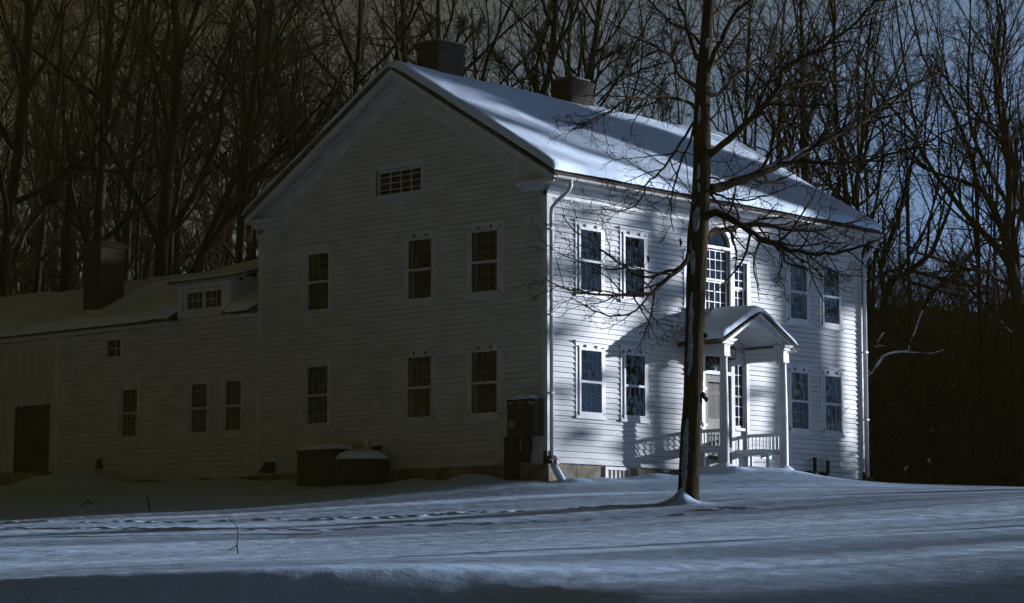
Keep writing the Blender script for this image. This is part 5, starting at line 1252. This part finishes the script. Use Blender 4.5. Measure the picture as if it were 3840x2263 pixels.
# ------------------------------------------------------------------ trees beyond the right edge that throw the long shadows
SH = Cfg(nch=(10, 6, 4, 3), rmin=.012, start=(.35, .2, .2, .2), depth=3, seg=(.6, .4, .3, .2))
protos = []
TALL = Cfg(nch=(15, 7, 4, 3), rmin=.014, start=(.56, .2, .2, .2), depth=3, seg=(.7, .5, .35, .2), maxlen=(6, 3, 1.5, 1))
HIGH = Cfg(nch=(34, 5, 3), rmin=.035, start=(.64, .25, .2), depth=2, seg=(.6, .4, .3), maxlen=(3.2, 1.4, 1), ang=(62, 45, 40), ratio=(.4, .45, .5))
BOUGH = Cfg(nch=(15, 4, 2), rmin=.05, start=(.16, .3, .2), depth=2, seg=(.6, .4, .3), maxlen=(3.4, 1.4, 1), ang=(78, 50, 40), ratio=(.4, .4, .5))
def shade_proto(seed, h, r, cf):
    tk, cr = generic_tree(seed, h, r, cf, .012 if cf in (TALL, HIGH) else .05); e = empty('roadside_tree', (0, 0, 0), 'x', 'tree'); tk.build('trunk', M['farbark'], e, smooth=True, recalc=False); cr.build('crown', M['fartwig'], e, recalc=False); return e
def place(e, x, y, s, rz, label, group):
    o = e.copy(); COL.objects.link(o); o.location = (x, y, gz(x, y) - .1); o.rotation_euler = (0, 0, rz); o.scale = (s, s, s); o['label'] = label; o['group'] = group
    for c in e.children:
        q = c.copy(); COL.objects.link(q); q.parent = o
    return o
PR = [shade_proto(500, 14, .20, SH), shade_proto(501, 16, .26, SH), shade_proto(502, 12, .16, SH), shade_proto(503, 23, .25, TALL), shade_proto(504, 25, .29, TALL), shade_proto(505, 17, .13, BOUGH), shade_proto(506, 16, .12, BOUGH), shade_proto(507, 14, .08, Cfg(nch=(18, 7, 5, 3), rmin=.014, start=(.08, .2, .2, .2), depth=3, seg=(.6, .4, .3, .2))), shade_proto(508, 24, .09, TALL), shade_proto(509, 20, .08, HIGH)]
SG = 'bare trees beyond the right edge'
SL = 'bare tree standing beyond the right edge of the picture'
SHADE = [  # where the trunk's shadow meets the front wall (u), distance towards the sun, size, kind
 (3.6, 42, 1.0, 3), (8.0, 30, 1.4, 4), (8.35, 34, 1.5, 3), (8.8, 31, 1.6, 4), (9.2, 36, 1.2, 3),
 (11.9, 50, 1.0, 4), (-0.9, 60, 1.10, 8), (2.5, 80, 1.31, 8), (6.3, 78, 1.29, 8), (13.2, 66, 1.16, 8), (-2.6, 70, 1.20, 8), (4.2, 88, 1.40, 8), (8.4, 80, 1.31, 8), (15.0, 60, 1.10, 8), (-1.7, 84, 1.36, 8), (-3.6, 78, 1.29, 8), (-0.1, 74, 1.25, 8), (5.2, 82, 1.34, 8), (-4.2, 60, 1.17, 9), (-1.8, 57, 1.15, 9), (.8, 62, 1.2, 9), (3.1, 58, 1.16, 9), (6.6, 64, 1.22, 9), (9.6, 60, 1.18, 9)]
used = set()
def put(k, x, y, s, rz):
    if k not in used:
        used.add(k); e = PR[k]; e.location = (x, y, gz(x, y) - .1); e.rotation_euler = (0, 0, rz); e.scale = (s, s, s); e['label'] = SL; e['group'] = SG
    else: place(PR[k], x, y, s, rz, SL, SG)
SH2 = Vector((SUN.x, SUN.y, 0)).normalized()
for u, dist, s, k in SHADE:
    b = h2w(u, 0, 0) + SH2 * dist; put(k, b.x, b.y, s, u * 2.1)
for gx, gy, dist, s, k in ((-3, 34, 62, 1.0, 5), (1, 43.5, 60, 1.0, 6), (0, 29.5, 66, 1.0, 5), (HERO_BASE[0] - .1, HERO_BASE[1], 40, 1.3, 1), (0, 25.9, 30, .8, 0)):
    b = Vector((gx, gy, 0)) + SH2 * dist; put(k, b.x, b.y, s, gx * 1.3 + gy)
for x, y, s, k in ((62, 60, 1.3, 7), (70, 64, 1.1, 7), (60, 51, 1.0, 7), (75, 56, 1.2, 7), (60, 66, 1.1, 7), (66, 70, 1.2, 7), (72, 73, 1.2, 7), (64, 62, 1.0, 7), (58, 69, 1.1, 7), (70, 67, 1.2, 7), (76, 70, 1.3, 7)): put(k, x, y, s, x)
for c, d in ((16.6, 64), (17.4, 72), (18.0, 58), (18.8, 70), (19.6, 62), (20.6, 74), (16.0, 70), (22.0, 66)):
    b = Vector((0, c, 0)) + SH2 * d; put(7, b.x, b.y, 1.1, c)
for k, e in enumerate(PR):
    if k not in used:
        for c in list(e.children): bpy.data.objects.remove(c)
        bpy.data.objects.remove(e)

# evergreens beyond the right edge: they shade the near snow and the forest behind
def conifer(seed, h):
    rng = random.Random(seed); tk = MB(); fo = MB(); tk.tube([(0, 0, -.3), (0, 0, h * .5), (0, 0, h)], [.16, .10, .02], 7)
    z = .35
    while z < h - .3:
        t = z / h; rad = (1 - t) * h * .27 + .15; nb = 7 if t < .8 else 5; a0 = rng.uniform(0, 6.28)
        for k in range(nb):
            a = a0 + 6.283 * k / nb + rng.uniform(-.25, .25); r = rad * rng.uniform(.7, 1.1); ca, sa = cos(a), sin(a)
            for q in range(5):
                f = (q + .6) / 5; rr = r * f; zz = z - .28 * r * f * f + rng.uniform(-.05, .05); wd = (.34 * r * (1.1 - f) + .10) * rng.uniform(.7, 1.3)
                for sd_ in (-1, 1):
                    p0 = (ca * rr, sa * rr, zz); p1 = (ca * (rr + .34 * r) - sa * wd * sd_, sa * (rr + .34 * r) + ca * wd * sd_, zz - .10 * r - rng.uniform(0, .08)); p2 = (ca * (rr - .12 * r) - sa * wd * .6 * sd_, sa * (rr - .12 * r) + ca * wd * .6 * sd_, zz - .07 * r)
                    i = len(fo.v); fo.v += [p0, p1, p2]; fo.f.append((i, i + 1, i + 2))
        z += .34
    return tk, fo
CP = []
for s in range(2):
    tk, fo = conifer(600 + s, 8.5); e = empty('spruce_tree', (0, 0, 0), 'dark spruce standing beyond the right edge of the picture', 'tree', 'spruces beyond the right edge'); tk.build('trunk', M['farbark'], e, smooth=True, recalc=False); fo.build('crown', M['needles'], e, recalc=False); CP.append(e)
rng = random.Random(23); first = {0: 1, 1: 1}
def put_spruce(k, x, y, s):
    if first.pop(k, None): e = CP[k]; e.location = (x, y, gz(x, y) - .2); e.scale = (s, s, s)
    else:
        o = place(CP[k], x, y, s, rng.uniform(0, 6.28), 'dark spruce standing beyond the right edge of the picture', 'spruces beyond the right edge')
for u, d, sc in ((7.4, 19, .55), (8.6, 18, .58), (9.8, 19, .56), (11.0, 17, .56)):
    b = h2w(u, 0, 0) + SH2 * d; put_spruce(int(u) % 2, b.x, b.y, sc)
for i in range(24):
    c = 3.6 + (i % 12) * 1.08 + (.5 if i > 11 else 0); d = (92 if i > 11 else 78) + rng.uniform(0, 14); b = Vector((0, c, 0)) + SH2 * d; put_spruce(i % 2, b.x, b.y, rng.uniform(1.7, 2.2))
def pine():  # unseen pine added to shade the upper wall, roof and chimney
    rng = random.Random(77); tk = MB(); fo = MB(); h = 15; tk.tube([(0, 0, -.3), (0, 0, 8), (0, 0, h)], [.13, .10, .03], 7)
    for k in range(70):
        z = rng.uniform(10.2, h); r = rng.uniform(.3, 1) * 1.5 * (1 - .5 * (z - 10.2) / 5); a = rng.uniform(0, 6.28)
        c = (r * cos(a), r * sin(a), z)
        for q in range(26):
            p = [tuple(c[m] + rng.gauss(0, .22) for m in range(3)) for _ in range(3)]; i = len(fo.v); fo.v += p; fo.f.append((i, i + 1, i + 2))
    e = empty('added_shade_pine', (0, 0, 0), 'unseen tall high crowned pine added beyond the right edge to cast shade', 'tree', 'unseen shade pines added beyond the right edge'); tk.build('trunk', M['farbark'], e, smooth=True, recalc=False); fo.build('crown', M['needles'], e, recalc=False); return e
def clump_pine():
    """an unseen pine added beyond the frame, its tufts shaped to dapple the front wall"""
    rng = random.Random(91); tk = MB(); fo = MB(); base = h2w(3.6, 0, 0) + SH2 * 36; base.z = 1.8
    top = h2w(3.6, 0, 6.0) + SUN * 36 * 1.011
    tk.tube([(0, 0, -.3), (0, 0, top.z - base.z)], [.11, .03], 7)
    for u, z, r in ((.35, 3.8, .26), (.25, 2.55, .20), (2.0, 3.95, .13), (3.85, 4.5, .32), (4.4, 3.75, .26), (3.45, 3.5, .18), (.9, .55, .11), (1.55, 1.75, .09), (2.9, 2.75, .10), (4.7, 5.1, .22), (1.2, 5.05, .11), (2.6, 4.95, .09), (2.4, .35, .10), (.3, 1.4, .08), (3.0, 1.2, .09), (6.3, 3.3, .10), (5.9, 4.4, .09), (6.9, 1.7, .09)):  # each tuft sits on the sun line of a wanted wall shadow
        c = h2w(u, 0, z) + SUN * rng.uniform(33, 37) - base
        zt = min(c.z - .3, top.z - base.z - .2); tk.tube([(0, 0, max(1, zt - .6)), tuple(c * .55 + Vector((0, 0, zt * .45 - .1))), tuple(c)], [.035, .022, .008], 5)
        for q in range(int(60 + r * 420)):
            p = [tuple(c[m] + rng.gauss(0, r * .62) * (1.25 if m < 2 else .8) + rng.uniform(-.05, .05) for m in range(3))]; a, e = rng.uniform(0, 6.28), rng.uniform(-.6, .6); l = .13
            p += [(p[0][0] + l * cos(a), p[0][1] + l * sin(a), p[0][2] + l * e), (p[0][0] + .05 * cos(a + 1.3), p[0][1] + .05 * sin(a + 1.3), p[0][2] + .10)]
            i = len(fo.v); fo.v += p; fo.f.append((i, i + 1, i + 2))
    e = empty('added_dapple_pine', base, 'unseen open pine added beyond the right edge with tufts placed to dapple the front wall', 'tree'); tk.build('trunk', M['farbark'], e, smooth=True, recalc=False); fo.build('crown', M['needles'], e, recalc=False)
clump_pine()
pn = pine(); b = h2w(9.9, 0, 0) + SH2 * 40; pn.location = (b.x, b.y, 2.2)
q = h2w(1.5, 4.1, 0) + SH2 * 40; o = place(pn, q.x, q.y, 1.15, 2, pn['label'], pn['group']); o.location.z = 2.2
for u, d in ((11.9, 41),):
    b = h2w(u, 0, 0) + SH2 * d; o = place(pn, b.x, b.y, 1.0, u, pn['label'], pn['group']); o.location.z = 2.2
for i in range(38):
    c = 58 + i * 1.5; X = rng.uniform(26, 46); put_spruce(i % 2, X, c + .404 * X, rng.uniform(1.2, 1.9) if i > 8 else rng.uniform(2.0, 2.5))

# ------------------------------------------------------------------ warm haze volume added to lift the dark tones
mb = MB(); mb.box((-4000, -100, -15), (4000, 4000, 40)); hz = mb.build('haze', M['snow']); hz.data.materials.clear()
hm = bpy.data.materials.new('dark_lift_haze'); hm.use_nodes = True; hn = hm.node_tree; hn.nodes.clear()
ho = hn.nodes.new('ShaderNodeOutputMaterial'); hv = hn.nodes.new('ShaderNodeVolumePrincipled'); hn.links.new(hv.outputs[0], ho.inputs['Volume'])
hv.inputs['Color'].default_value = (1.0, .80, .26, 1); hv.inputs['Density'].default_value = .00027; hv.inputs['Anisotropy'].default_value = 0
hz.data.materials.append(hm); tag(hz, kind='stuff', label='thin warm haze volume added over the scene to lift the dark tones', cat='haze')

# ------------------------------------------------------------------ light
w = bpy.data.worlds.new('World'); SC.world = w; w.use_nodes = True
nt = w.node_tree; N = nt.nodes; K = nt.links; N.clear()
out = N.new('ShaderNodeOutputWorld'); bg = N.new('ShaderNodeBackground'); K.new(bg.outputs[0], out.inputs[0])
sky = N.new('ShaderNodeTexSky'); sky.sky_type = 'NISHITA'; sky.sun_disc = False
elev = math.asin(SUN.z); sky.sun_elevation = elev; sky.sun_rotation = atan2(SUN.x, SUN.y); sky.air_density = 1.0; sky.dust_density = .6; sky.ozone_density = 1.5
tc = N.new('ShaderNodeTexCoord'); dot = N.new('ShaderNodeVectorMath'); dot.operation = 'DOT_PRODUCT'
# dusk-like fall-off: bright towards the low sun, dim and greenish grey overhead and away from it
dv = (SH2.x, SH2.y, -1.35)
dot.inputs[1].default_value = dv; K.new(tc.outputs['Generated'], dot.inputs[0])
mr = N.new('ShaderNodeMapRange'); mr.inputs['From Min'].default_value = -.6; mr.inputs['From Max'].default_value = 1.0; K.new(dot.outputs['Value'], mr.inputs['Value'])
rp = N.new('ShaderNodeValToRGB'); K.new(mr.outputs['Result'], rp.inputs['Fac'])
el = rp.color_ramp.elements
def stop(v): return (v + .6) / 1.6
SKY = [(-.6, (.0050, .0034, .0006)), (-.22, (.0068, .0050, .0015)), (-.10, (.0115, .0100, .0056)), (.03, (.025, .0285, .030)), (.16, (.044, .066, .096)), (.30, (.064, .112, .202)), (.48, (.104, .195, .365)), (1.0, (.40, .88, 1.95))]
el[0].position = stop(SKY[0][0]); el[0].color = (*SKY[0][1], 1); el[1].position = stop(SKY[-1][0]); el[1].color = (*SKY[-1][1], 1)
for v, c in SKY[1:-1]: e = el.new(stop(v)); e.color = (*c, 1)
# keep a share of the physical sky in it
mul = N.new('ShaderNodeVectorMath'); mul.operation = 'SCALE'; mul.inputs['Scale'].default_value = .0; K.new(sky.outputs[0], mul.inputs[0])
add = N.new('ShaderNodeVectorMath'); add.operation = 'ADD'; K.new(rp.outputs[0], add.inputs[0]); K.new(mul.outputs[0], add.inputs[1])
K.new(add.outputs[0], bg.inputs['Color']); bg.inputs['Strength'].default_value = 1.0

sd = bpy.data.lights.new('sun', 'SUN'); sd.energy = 5.0; sd.angle = radians(.53); sd.color = (.85, .89, 1.0)
so = bpy.data.objects.new('sun', sd); COL.objects.link(so); so.rotation_euler = SUN.to_track_quat('Z', 'Y').to_euler(); so.location = SUN * 50

SC.view_settings.view_transform = 'Standard'; SC.view_settings.look = 'None'; SC.view_settings.exposure = 1.13; SC.view_settings.gamma = 1.0
SC.cycles.max_bounces = 6; SC.cycles.transparent_max_bounces = 16; SC.cycles.use_denoising = True
print('faces', sum(len(o.data.polygons) for o in bpy.data.objects if o.type == 'MESH'))
